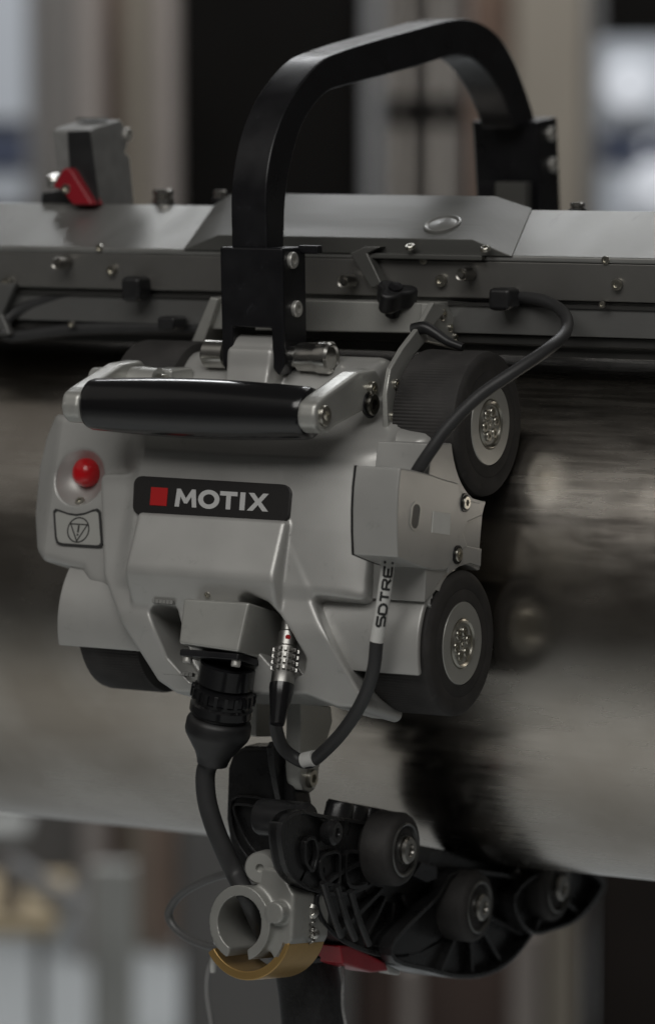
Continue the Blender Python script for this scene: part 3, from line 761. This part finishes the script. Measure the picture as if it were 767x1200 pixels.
# ================================================================== GUIDE RAIL
rail = thing('guide_rail', 'long silver guide rail with dark lower channel lying above the pipe', 'rail', pp(383,330,y=180))
def zat(py, y, px=600): return pp(px, py, y=y)[2]
RY0, RY1 = 150., 270.
zf = zat(300, RY0); zb = zat(245, RY1)
zc = zat(351, RY0+6)
yw = RY0+16; zw0 = zat(392, yw)
X0, X1 = -3600, 2300
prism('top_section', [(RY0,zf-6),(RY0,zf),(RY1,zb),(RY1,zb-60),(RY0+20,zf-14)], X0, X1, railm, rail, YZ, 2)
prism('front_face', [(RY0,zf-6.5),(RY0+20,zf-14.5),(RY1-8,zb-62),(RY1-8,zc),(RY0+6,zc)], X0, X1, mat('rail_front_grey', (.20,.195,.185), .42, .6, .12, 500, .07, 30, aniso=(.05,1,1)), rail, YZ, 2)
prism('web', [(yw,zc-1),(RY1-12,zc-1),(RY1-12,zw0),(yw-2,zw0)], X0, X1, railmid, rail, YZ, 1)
prism('lower_channel', [(yw+6,zw0-1),(RY1-10,zw0-1),(RY1-10,zat(418,yw)),(yw+20,zat(418,yw)),(yw+20,zat(407,yw)),(yw+6,zat(404,yw))], X0, X1, raildark, rail, YZ, 1)
box('groove_strip', (X0, yw-4, zc-9), (X1, yw+2, zc-5), raildark, rail, WD, 0)
# raised cover
sn = np.array([0, -(zb-zf), RY1-RY0]); sn = sn/np.linalg.norm(sn)
sd = np.array([0, RY1-RY0, zb-zf]); sd = sd/np.linalg.norm(sd)
RF = frame((0, RY0, zf), (1,0,0), sd, sn)
cp0 = [tuple(onf(RF, a, b, 0)[:2]) for a,b in ((217,291),(598,303),(626,249),(250,237))]
w_ = np.linalg.norm([RY1-RY0, zb-zf])
a0_, a1_, a2_, a3_ = cp0[0][0], cp0[1][0], cp0[2][0], cp0[3][0]
base_p = [(a0_,-3),(a1_,-3),(a2_-8,w_+2),(a3_+6,w_+2)]
top_p = [(a0_+52,3),(a1_-52,3),(a2_-52,w_-4),(a3_+40,w_-4)]
prism('raised_cover', base_p, .6, 19, coverm, rail, RF, 1, top=top_p)
e = onf(RF, 518, 263, 19)
efr = frame(RF[:3,3]+RF[:3,:3]@np.array([e[0], e[1], 19]), RF[:3,0], RF[:3,1], RF[:3,2])
lathe('round_emblem', [(23,-1),(23,1.6),(21,2.4),(19,1.4),(17.5,.6),(15,1.8),(.3,2.8)], railm, rail, efr, 40)
for a, b in ((480,288),(568,290)): screw(rail, RF[:3,3]+RF[:3,:3]@np.append(onf(RF,a,b,16)[:2], 14), sn, 6)
# downturned hook plate and tri-lobe knob
hk = [tuple(loc(XZ, pp(a,b,y=RY0-18))[:2]) for a,b in ((409,297),(426,289),(446,289),(430,297),(447,333),(434,338))]
prism('hook_plate', hk, -RY0, -RY0+18, coverm, rail, XZ, 2)
box('cover_lip', (pp(424,292,y=RY0-10)[0], RY0-12, zf-6), (pp(565,297,y=RY0-10)[0], RY0-2, zf+1), coverm, rail, WD, 2)
kc = pp(462,345,y=RY0-45)
kp = [(( 22+5.5*math.cos(3*a))*math.cos(a), (22+5.5*math.cos(3*a))*math.sin(a)*.7) for a in np.linspace(0,2*math.pi,60,endpoint=False)]
kfr = axisframe(kc, (.35,-.45,.8))
knob = prism('clamp_knob', kp, -18, 10, blackmat, rail, kfr, 7, smooth=40)
lathe('knob_boss', [(1,-30),(9,-30),(9,8),(8,13),(.3,14)], black, knob, kfr, 24)
# bolts and studs along the face
def stud(px, py, r=8, L_=24, me=None):
    p = pp(px, py, y=RY0-2); 
    lathe('stud', [(.5,L_),(r*.45,L_),(r*.5,L_-3),(r*.9,L_-1),(r,L_-3),(r,0),(.5,0)][::-1], steeldull, rail, axisframe(p, (.0,-1,0)), 24)
for a, b in ((78,308),(550,321),(412,329)): stud(a, b)
for a, b, r in ((117,291,5),(131,317,6.5),(516,329,7),(496,305,5),(709,305,5),(722,334,6.5),(8,331,6)): screw(rail, pp(a,b,y=RY0), (0,-1,0), r)
for a, b in ((84,380),(705,357)): screw(rail, pp(a,b,y=yw-14), (0,-1,0), 4)
# cable clips
for a, b, w1, h1 in ((166,338,28,31),(596,350,29,27),(208,378,26,17)):
    p = pp(a,b,y=yw-10); c_ = [(w1*.5*math.cos(t_)**1, h1*.5*math.sin(t_)) for t_ in np.linspace(0,2*math.pi,20,endpoint=False)]
    prism('cable_clip', [(p[0]-w1*.5,p[2]-h1*.5),(p[0]+w1*.42,p[2]-h1*.5),(p[0]+w1*.5,p[2]-h1*.3),(p[0]+w1*.5,p[2]+h1*.5),(p[0]-w1*.5,p[2]+h1*.5)], -yw+6, -yw+38, blackmat, rail, XZ, 6)
# end bracket at the left
eb = [tuple(loc(XZ, pp(a,b,y=RY0-4))[:2]) for a,b in ((-60,330),(18,332),(2,368),(12,392),(-60,398))]
prism('end_plate', eb, -RY0-8, -RY0+4, railmid, rail, XZ, 2)

# grey sensor housing with red lever on the rail
def boxthing():
    t = thing('sensor_housing', 'weathered grey angular housing standing on the left end of the rail', 'housing', pp(112,238,y=RY1))
    y0 = RY1+10
    bxr = pp(118,238,y=y0)[0]
    sideP = [tuple(loc(YZ, pp(a,b,x=bxr))[:2]) for a,b in ((118,252),(106,153),(112,149),(142,140),(149,152),(150,172),(147,178),(153,184),(159,252))]
    wid = pp(106,153,x=bxr)[0]-pp(61,153,y=pp(106,153,x=bxr)[1])[0]
    mt_ = mat('weathered_grey_casting', (.27,.27,.265), .6, .2, .6, 250, .12, 90)
    bod = prism('casting', sideP, bxr-wid, bxr, mt_, t, YZ, 3)
    yf = loc(YZ, pp(106,153,x=bxr))[0]-3
    pf = [tuple(loc(XZ, pp(a,b,y=yf))[:2]) for a,b in ((79,154),(104,153),(115,240),(84,240))]
    prism('dark_recess', pf, -yf-4, -yf+.5, blackmat, t, XZ, 1)
    c = pp(112,145,x=bxr); tp = pp(106,145,x=bxr-wid/2)
    prism('top_plate', [(tp[0]+24*math.cos(a), 0+12*math.sin(a)) for a in np.linspace(0,2*math.pi,20,endpoint=False)], 0, 3, coverm, t, frame((0, tp[1]+5, tp[2]+5), (1,0,0),(0,1,0),(0,0,1)), 1)
    screw(t, pp(148,158,x=bxr), eX, 9, SCRB)
boxthing()
lv = thing('red_lever', 'red toggle lever with black foot in front of the grey housing', 'lever', pp(95,240,y=RY1-5))
ly = RY1-4
l1 = [tuple(loc(XZ, pp(a,b,y=ly))[:2]) for a,b in ((74,219),(86,198),(93,196),(98,201),(122,240),(98,240),(84,222))]
prism('lever_arm', l1, -ly-2, -ly+26, redm, lv, XZ, 3)
l2 = [tuple(loc(XZ, pp(a,b,y=ly+4))[:2]) for a,b in ((47,226),(72,222),(92,230),(96,242),(46,242))]
prism('lever_foot', l2, -ly-24, -ly-6, blackmat, lv, XZ, 3)
lathe('lever_pivot', [(1,0),(11,0),(11,10),(8,14),(1,14)], steel, lv, axisframe(pp(66,217,y=ly+10), (0,-.3,1)), 24)
screw(lv, pp(78,221,y=ly-26), (0,-1,0), 6)
def nut(px, py, w, h, y, label):
    t = thing('round_nut', label, 'nut', pp(px,py+h/2,y=y))
    c = pp(px, py+h/2, y=y); 
    lathe('nut_body', [(1,0),(w*.5,0),(w*.5,h*.55),(w*.36,h*.6),(w*.5,h*.66),(w*.5,h*.92),(w*.42,h),(1,h)], steel, t, axisframe(c-[0,0,4], (0,0,1)), 24)
    lathe('nut_collar', [(1,-4),(w*.62,-4),(w*.62,2),(1,2)], black, t, axisframe(c, (0,0,1)), 24)
nut(191, 228, 26, 24, RY1+20, 'short steel stud nut on the rail left of the raised cover')
nut(676, 240, 18, 14, RY1+20, 'small pale stud nut on the rail just right of the handle bracket')
nut(258, 226, 16, 16, RY1+30, 'dim stud nut on the rail just left of the handle bar')

# ================================================================== CABLES
def cable(name, pts, r, label, cat='cable', mt=cabm, seg=16):
    P = [pp(a,b,y=y) for a,b,y in pts]
    t = thing(name, label, cat, P[0]); tube('cable_sheath', P, r, mt, t, seg=seg); return t, P
ec, _ = cable('encoder_cable', [(486,556,-88),(492,546,-92),(505,527,-90),(525,500,-80),(560,465,-62),(600,437,-40),(640,410,0),(660,392,50),(664,376,100),(655,362,130),(635,352,145),(610,348,158),(594,347,165)], 7.2, 'black cable looping from the cable cover over the upper wheel to the rail')
cable('rail_cable', [(4,392,150),(8,376,158),(30,360,168),(70,348,172),(120,340,174),(166,337,174),(230,339,174),(300,342,174),(400,346,174),(500,348,174),(594,349,168)], 7.5, 'black cable clipped lengthwise along the face of the rail')
cable('lower_rail_cable', [(6,392,160),(20,394,165),(90,386,168),(160,384,170),(200,384,172),(260,386,172)], 8, 'thick black cable along the bottom of the rail at the left')
# sensor cable with printed sleeve
sy = lambda py: 0
P = [(455,650,-118),(452,680,-122),(447,715,-124),(441,752,-124),(437,786,-118),(424,822,-104),(403,855,-88),(380,880,-76),(362,893,-70),(345,888,-70),(330,874,-82),(323,850,-100),(324,830,-118),(329,806,-128)]
sc = thing('sensor_cable', 'black cable in a U loop with white printed sleeve and steel plug', 'cable', pp(362,893,y=-70))
Pw = [pp(a,b,y=y) for a,b,y in P]
tube('cable_sheath', Pw[3:], 7.8, cabm, sc)
slv = tube('printed_sleeve', Pw[:4], 7.9, sleeve, sc)
tube('white_band', [Pw[8]-(Pw[7]-Pw[9])*-.02+(Pw[7]-Pw[8])*.35, Pw[8]-(Pw[8]-Pw[9])*.35], 9.6, sleeve, sc, smoothcurve=False)
# sleeve letters: strokes laid along the sleeve, reading upwards
LET = {'5': [[(1,1),(0,1),(0,.55),(.8,.55),(1,.4),(1,.12),(.8,0),(0,0)]], 'D': [[(0,0),(0,1),(.7,1),(1,.7),(1,.3),(.7,0),(0,0)]],
       'T': [[(0,1),(1,1)],[(.5,1),(.5,0)]], 'R': [[(0,0),(0,1),(.8,1),(1,.8),(.8,.5),(0,.5)],[(.5,.5),(1,0)]],
       'E': [[(1,0),(0,0),(0,1),(1,1)],[(0,.5),(.8,.5)]], 'I': [[(0,0),(1,0)],[(.5,0),(.5,1)],[(0,1),(1,1)]]}
path = catmull(Pw[:4], 20); path = [np.array(p) for p in path]
cl = np.concatenate([[0], np.cumsum([np.linalg.norm(path[i+1]-path[i]) for i in range(len(path)-1)])])
def onpath(s):
    s = cl[-1]-s; i = min(max(np.searchsorted(cl, s)-1, 0), len(path)-2); u = (s-cl[i])/(cl[i+1]-cl[i])
    p = path[i]*(1-u)+path[i+1]*u; t_ = path[i]-path[i+1]; t_ /= np.linalg.norm(t_); return p, t_
s0 = 20
for chn in '5DTREI':
    v, f = [], []
    for stroke in LET[chn]:
        pts = []
        for i in range(len(stroke)-1):
            for k in range(5): 
                u = k/5; pts.append(tuple(np.array(stroke[i])*(1-u)+np.array(stroke[i+1])*u))
        pts.append(stroke[-1])
        for i in range(len(pts)-1):
            def S3(g, r_, off=(0,0)):
                p, t_ = onpath(s0+g[0]*11+off[0])
                fwd = cD*.86+cR*.12; fwd = fwd-t_*(fwd@t_); fwd /= np.linalg.norm(fwd); lat = np.cross(fwd, t_)
                a = (g[1]-.5)*1.15+off[1]/8          # top of the letter towards the left
                return p+r_*(math.cos(a)*fwd+math.sin(a)*lat)
            g0, g1 = np.array(pts[i]), np.array(pts[i+1]); d = g1-g0; d = np.array([d[0]*11, d[1]*9]); d = d/np.linalg.norm(d)
            o_ = np.array([-d[1], d[0]])*1.35
            b0_ = len(v)
            for r_ in (7.7, 8.35):
                v += [S3(g0, r_, o_), S3(g1, r_, o_), S3(g1, r_, -o_), S3(g0, r_, -o_)]
            f += [[b0_+4,b0_+5,b0_+6,b0_+7],[b0_,b0_+3,b0_+2,b0_+1]]+[[b0_+i2,b0_+(i2+1)%4,b0_+4+(i2+1)%4,b0_+4+i2] for i2 in range(4)]
    link('printed_character', mkmesh('printed_character', v, f, blackp, 0), slv)
    s0 += 14.0
plugm = mat('satin_nickel', (.36,.355,.34), .38, 1, .05, 900, .08, 90)
# steel plug of the sensor cable
plf = axisframe(pp(330,806,y=-128), pp(338,740,y=-100)-pp(330,806,y=-128))
def knurl(r, z, k): return r
lathe('boot', [(8,-44),(10,-30),(13,-12),(14.5,-2),(14.5,4),(9,6)], gloss, sc, plf, 24)
plen = 70
lathe('plug_shell', [(9,0),(13.5,2),(13.5,16),(12.5,18),(12.5,48),(11,50),(11,66),(9,68),(9,80),(4,80)], plugm, sc, plf, 40)
for j in range(4):
    for k in range(14):
        a = 2*math.pi*k/14; zz = 21+j*7.4
        p = plf[:3,3]+plf[:3,0]*13*math.cos(a)+plf[:3,1]*13*math.sin(a)+plf[:3,2]*zz
        rad_ = plf[:3,0]*math.cos(a)+plf[:3,1]*math.sin(a)
        if j == 0 and k == 0:
            KN = prism_m('knurl_tooth', [(-2.3,-2.8),(2.3,-2.8),(2.3,2.8),(-2.3,2.8)], -1.5, 3, plugm, [(-1.4,-1.9),(1.4,-1.9),(1.4,1.9),(-1.4,1.9)], 0)
        if rad_@cD > -.35: link('knurl_tooth', KN, sc, axisframe(p, rad_, plf[:3,2]))
lathe('red_dot', [(3,0),(3,1.2),(.2,1.4)], redp, sc, axisframe(plf[:3,3]+plf[:3,2]*58+(cD-plf[:3,2]*(cD@plf[:3,2]))*11, cD), 12)
# power plug and cable
pc = thing('power_cable', 'thick black cable hanging from a large round black connector', 'cable', pp(255,765,y=-95))
top = lw(((x0+x1)/2+4, tb-9, 108)); bot = pp(249,893,y=-112)
kf = axisframe(top, bot-top); L_ = np.linalg.norm(bot-top)
k_ = L_/125
lathe('connector_body', [(a_, b_*k_) for a_, b_ in [(30,0),(33,2),(33,26),(30,29),(36,31),(37,36),(37,44),(34,47),(34,50),(37,53),(37,62),(34,66),(31,68),(33,70)]], gloss, pc, kf, 56, 30,
      )
lathe('strain_relief', [(a_, b_*k_) for a_, b_ in [(30,66),(36,70),(38,74),(38.5,86),(37,91),(22,114),(19,122),(18,127),(9,129)]], blackmat, pc, kf, 48, 40)
for k in range(20):
    a = 2*math.pi*k/20
    if k == 0: RG = prism_m('grip_rib', [(-2,-6),(2,-6),(2,6),(-2,6)], -1, 2.4, gloss, None, 0)
    p = kf[:3,3]+kf[:3,0]*36.5*math.cos(a)+kf[:3,1]*36.5*math.sin(a)+kf[:3,2]*39*k_
    link('grip_rib', RG, pc, axisframe(p, kf[:3,0]*math.cos(a)+kf[:3,1]*math.sin(a), kf[:3,2]))
pts = [(249,888,-112),(241,905,-112),(242,935,-112),(250,965,-110),(262,995,-106),(276,1025,-100),(290,1052,-112),(303,1080,-90),(314,1102,-50),(330,1125,0)]
tube('cable_sheath', [pp(a,b,y=y) for a,b,y in pts], 11.5, cabm, pc)

# ================================================================== ROLLER BELT
belt = thing('roller_belt', 'black jointed roller belt wrapped under the pipe below the crawler', 'belt', pp(300,880,y=40))
RXP = pp(474,996,y=60)[0]
r1 = pp(474,996,x=RXP); r2 = pp(561,1063,x=RXP); r3 = pp(654,1040,x=RXP)
def roller(c, parent, R_=44):
    fr = axisframe(c, eX)
    w = thing('roller', None, None, c, parent=parent)
    lathe('roller_tyre', [(20,-42),(R_-4,-42),(R_,-37),(R_,-7),(R_-3,-2),(R_-7,0),(30,0),(29,-2)], rubber, w, fr, 56)
    lathe('bearing', [(31,-12),(32.5,1),(31,2.5),(29,1.5),(27.5,-3),(18,-3),(17,1)], mat_ring, w, fr, 48, 30)
    lathe('axle', [(12,-40),(16.5,-2),(16.5,5),(14,8),(8,8),(7,5),(.3,5)], steeldull, w, fr, 32)
mat_ring = mat('bearing_race', (.16,.16,.155), .3, .8)
steeldull = mat('dull_axle_steel', (.32,.31,.29), .32, 1, .05, 600, .1, 60)
def yzp(pts, x): return [tuple(loc(YZ, pp(a,b,x=x))[:2]) for a,b in pts]
def linkbody(pts, x, depth, rimw=7, ribs=(), centre=None, web=14, wd=34, name='link'):
    wd = min(wd, depth-2)
    P = smooth_open(yzp(pts, x)); 
    if area2(P) < 0: P = P[::-1]
    c = np.mean(P, 0)
    w = prism('link_web', P, x-wd, x-wd+10, linkm, belt, YZ, 1)
    n = len(P); Q = []
    for i in range(n):
        a, b, d = np.array(P[i-1]), np.array(P[i]), np.array(P[(i+1)%n]); t_ = d-a; t_ /= np.linalg.norm(t_); Q.append(tuple(b+np.array([-t_[1], t_[0]])*rimw))
    ringprism('link_rim', P, Q, x-depth, x-8, linkm, belt, YZ, 1.2)
    if centre is not None:
        cc = np.array(loc(YZ, pp(*centre, x=x))[:2])
        for (a, b) in ribs:
            e_ = np.array(loc(YZ, pp(a,b,x=x))[:2]); d = e_-cc; L2 = np.linalg.norm(d); d /= L2; nn = np.array([-d[1], d[0]])*3.2
            s = cc+d*30
            prism('rib', [tuple(s+nn), tuple(s-nn), tuple(e_-nn), tuple(e_+nn)], x-wd+5, x-14, linkm, belt, YZ, 1)
def smooth_open(P, n=3):
    P = [np.array(p) for p in P]; N = len(P); out = []
    for i in range(N):
        p0, p1, p2, p3 = P[i-1], P[i], P[(i+1)%N], P[(i+2)%N]
        for k in range(n):
            t_ = k/n; out.append(tuple(.5*((2*p1)+(-p0+p2)*t_+(2*p0-5*p1+4*p2-p3)*t_*t_+(-p0+3*p1-3*p2+p3)*t_**3)))
    return out
def zyz(pts, x, w=4.5, d=7):
    P = smooth_open(yzp(pts, x))
    if area2(P) < 0: P = P[::-1]
    n = len(P); Q = []
    for i in range(n):
        a, d_ = np.array(P[i-1]), np.array(P[(i+1)%n]); t_ = d_-a; t_ /= np.linalg.norm(t_); Q.append(tuple(np.array(P[i])+np.array([-t_[1], t_[0]])*w))
    ringprism('raised_border', P, Q, x, x+d, linkm, belt, YZ, 1.2)
zyz([(374,1000),(392,996),(394,1015),(392,1038),(374,1034),(368,1015)], RXP-44)
zyz([(402,996),(420,999),(424,1020),(424,1038),(404,1040),(399,1018)], RXP-44)
zyz([(352,985),(364,980),(368,1000),(362,1022),(352,1010)], RXP-44)
lathe('link_boss', [(1,-4),(13,-4),(15,0),(15,10),(12,13),(6,13),(5,10),(1,10)], linkm, belt, axisframe(pp(384,975,x=RXP-36), eX), 32)
strap = smooth_open(yzp([(436,985),(500,992),(560,1004),(630,1012),(694,1020),(712,1036),(690,1064),(600,1090),(480,1085),(430,1045)], RXP-50))
prism('belt_strap', strap, RXP-66, RXP-52, linkm, belt, YZ, 1)
# far link (behind roller 3), next link, lower link, first link
linkbody([(640,1022),(690,1018),(713,1035),(700,1062),(680,1082),(655,1092),(632,1096),(615,1080),(610,1050)], RXP, 60, 5, [(690,1072),(640,1093)], (654,1040))
roller(r3, belt)
linkbody([(520,1050),(545,1020),(620,1030),(640,1060),(634,1090),(610,1125),(580,1144),(545,1148),(510,1140),(470,1128),(470,1100)], RXP-14, 70, 6, [(628,1098),(600,1130),(566,1146),(528,1144)], (561,1063))
roller(r2, belt)
linkbody([(385,1040),(430,1010),(500,1010),(535,1040),(540,1075),(528,1100),(500,1118),(470,1124),(436,1118),(400,1100),(380,1070)], RXP-30, 80, 6, [(508,1112),(470,1123),(436,1116),(408,1098)], (475,1030))
roller(r1, belt)
linkbody([(338,965),(360,950),(385,955),(430,962),(445,970),(450,1000),(446,1032),(434,1044),(404,1051),(372,1045),(350,1030),(340,1005)], RXP-30, 26, 5, [(420,1048),(390,1049),(362,1038)], (395,970))
# ribbed sides between links
for i, (px_, py_) in enumerate(((392,1096),(408,1100),(424,1106))):
    P_ = [pp(px_+4*math.sin(u*1.2)-14+18*u, py_-62+62*u+6*math.sin(u*3), x=RXP-20) for u in np.linspace(0,1,6)]
    tube('rib', P_, 4.5, linkm, belt, seg=8)
for i in range(4):
    a = 392+i*17; c = pp(a, 972+i*3, x=RXP-60)
    lathe('knuckle', [(1,-34),(15,-34),(17,-30),(17,30),(15,34),(1,34)], linkm, belt, axisframe(c, (.12,.25,1)), 24)
lathe('hinge_barrel', [(1,-60),(20,-60),(22,-56),(22,4),(19,8),(1,8)], linkm, belt, axisframe(pp(356,962,x=RXP-60), eX), 32)
# swing arm from the clevis
ax1 = cx0-22
sa = [(266,1000),(264,960),(264,915),(272,888),(290,876),(330,878),(352,890),(358,920)]
swx = pp(345,960,y=20)[0]
arm = [(322,876),(338,876),(350,905),(354,942),(372,962),(386,985),(382,1014),(366,1012),(346,985),(334,950)]
ap_ = smooth_open(yzp(arm, ax1))
prism('swing_arm', ap_, ax1-12, ax1-2, linkm, belt, YZ, 2)
# broad front face of the arm with a pear shaped window and raised borders
yy = -25
fa = [tuple(loc(XZ, pp(a,b,y=yy))[:2]) for a,b in ((266,900),(272,882),(285,875),(338,876),(345,885),(344,930),(352,975),(362,1010),(352,1030),(300,1034),(272,1010),(264,960))]
prism('arm_face', fa, -yy-40, -yy, linkm, belt, XZ, 6)
def zone(pts, name, d0, d1, w=3.2):
    P = smooth_open([tuple(loc(XZ, pp(a,b,y=yy))[:2]) for a,b in pts])
    if area2(P) < 0: P = P[::-1]
    n = len(P); Q = []
    for i in range(n):
        a, d = np.array(P[i-1]), np.array(P[(i+1)%n]); t_ = d-a; t_ /= np.linalg.norm(t_); Q.append(tuple(np.array(P[i])+np.array([-t_[1], t_[0]])*w))
    ringprism(name, P, Q, -yy+d0, -yy+d1, linkm, belt, XZ, 1.2)
zone([(276,944),(290,940),(306,945),(316,965),(324,990),(318,1004),(302,998),(288,978)], 'raised_border', -.5, 9)
zone([(272,936),(300,932),(318,940),(330,970),(338,1005),(326,1022),(298,1012),(276,980)], 'raised_border', -.5, 5)
# small nut on left of the arm, red tag under links
screw(belt, pp(262,1002,y=yy-10), (-.3,-1,0), 8, SCRB)
rt = thing('red_tension_latch', 'red latch with pale end under the roller belt', 'latch', pp(428,1125,y=60))
rl = [tuple(loc(YZ, pp(a,b,x=RXP-40))[:2]) for a,b in ((398,1108),(412,1107),(452,1128),(456,1138),(436,1140),(402,1130))]
prism('latch_body', rl, RXP-75, RXP-40, redm, rt, YZ, 3)
rl = [tuple(loc(YZ, pp(a,b,x=RXP-44))[:2]) for a,b in ((452,1130),(460,1133),(470,1138),(468,1143),(456,1141))]
prism('latch_tip', rl, RXP-60, RXP-44, sleeve, rt, YZ, 2)
# bracket beside roller 1
bt = [tuple(loc(YZ, pp(a,b,x=RXP-20))[:2]) for a,b in ((494,1010),(512,1016),(512,1030),(500,1034),(484,1026))]
prism('belt_tab', bt, RXP-34, RXP-20, black, belt, YZ, 1)

# ================================================================== PROBE CLAMP
cc = pp(306,1080,y=-88)
clamp = thing('hose_clamp', 'silver split ring clamp with gold band holding the black cable', 'clamp', cc)
qf = axisframe(cc, (-.12,-1,.12))               # local Z towards the camera side
def f_cl(x, y, z):
    r = np.sqrt(x*x+y*y)
    d = np.maximum(np.maximum(r-44, 32-r), abs(z)-42)
    lug = extr(sd_poly_r([(6,26),(18,68),(46,66),(66,40),(68,-10),(50,-46),(26,-14)], x, y, 8), z, -42, 30, 4)
    lug = np.maximum(lug, 32-r)
    gap = sd_poly([(-6,-12),(-26,-80),(24,-84),(12,-24)], x, y)
    d = smin(d, lug, 8)
    d = smin(d, extr(np.sqrt((x-50)**2+(y-18)**2)-13, z, -20, 44, 3), 4)
    return smax(d, -gap, 3)
netmesh('clamp_ring', f_cl, (-56,-60,-50), (96,80,52), 1.8, mat('clamp_casting', (.36,.36,.34), .42, .4, .15, 900, .08, 60, wear=.25, wscale=90), clamp, qf)
lathe('clamp_knob', [(1,-34),(17,-34),(19,-31),(19,0),(17,3),(5,3),(4,-2),(.3,-2)], cast2, clamp, axisframe(pp(305,1017,y=-110), (.25,-1,.1)), 40)
gpts = arc(0,0,67,-142,-14,24)+arc(0,0,56,-14,-142,24)
prism('gold_band', gpts, -40, 30, gold, clamp, qf, 2, smooth=40)
for s_, (a, b) in ((8,(268,1078)),(7,(262,1102)),(9,(364,1068)),(6,(368,1094))):
    c = pp(a, b, y=-80); lathe('clamp_bolt', [(1,0),(s_,0),(s_+1,3),(s_,10),(s_*.5,12),(s_*.4,9),(.3,9)], steel, clamp, axisframe(c, (-.5 if a < 300 else .6,-1,.2)), 20)
# coil spring at the right side of the clamp
sp_ = [pp(365+3*math.cos(a*2.2), 1080+a*2.6, y=-90-4*math.sin(a*2.2)) for a in np.linspace(0, 10, 60)]
tube('spring', sp_, 1.2, steeldull, clamp, seg=6, n=1, smoothcurve=False)
# lead loop left of the clamp and thin wire below
cable('lead_loop', [(272,1022,-10),(240,1032,0),(212,1048,10),(198,1068,15),(203,1085,15),(222,1100,10),(250,1110,0),(276,1112,-10)], 5, 'thin grey cable looping out left of the silver clamp', mt=mat('grey_lead', (.10,.10,.10), .35))
cable('thin_wire', [(250,1120,30),(244,1140,30),(243,1165,30),(248,1200,30),(252,1240,30)], 3.5, 'thin pale wire hanging down below the lead loop', mt=mat('pale_wire', (.25,.25,.25), .4))
w = lathe('wire_ferrule', [(1,-12),(3.5,-12),(4,0),(3.5,12),(1,12)], sleeve, None, axisframe(pp(250,1128,y=28), (.05,0,1)), 12); tag(w, 'tiny white ferrule at the top of the thin hanging wire', 'ferrule')
# braided sleeve below the clamp
br = thing('braided_hose', 'black braided hose leaving the frame under the clamp', 'hose', pp(365,1240,y=20))
braid = mat('braided_sleeve', (.02,.02,.021), .5, 0, .9, 700, .4, 300)
hp = [pp(352,1090,y=20), pp(358,1130,y=20), pp(364,1170,y=20), pp(370,1240,y=20)]
tube('hose_sleeve', hp, 38, braid, br, seg=40)
edge = mat('pale_seam_thread', (.28,.28,.28), .6, 0, .5, 900, .3, 400)
for o1, o2 in (((322,1112),(344,1240)),((398,1112),(408,1240))):
    P_ = [pp(o1[0]+(o2[0]-o1[0])*u+2*math.sin(u*9), o1[1]+(o2[1]-o1[1])*u, y=10) for u in np.linspace(0,1,8)]
    tube('seam_thread', P_, 2.2, edge, br, seg=8)
lathe('hose_collar', [(20,-16),(44,-16),(47,-12),(47,8),(42,14),(20,14)], black, br, axisframe(pp(372,1108,y=20), (.1,0,-1)), 40)
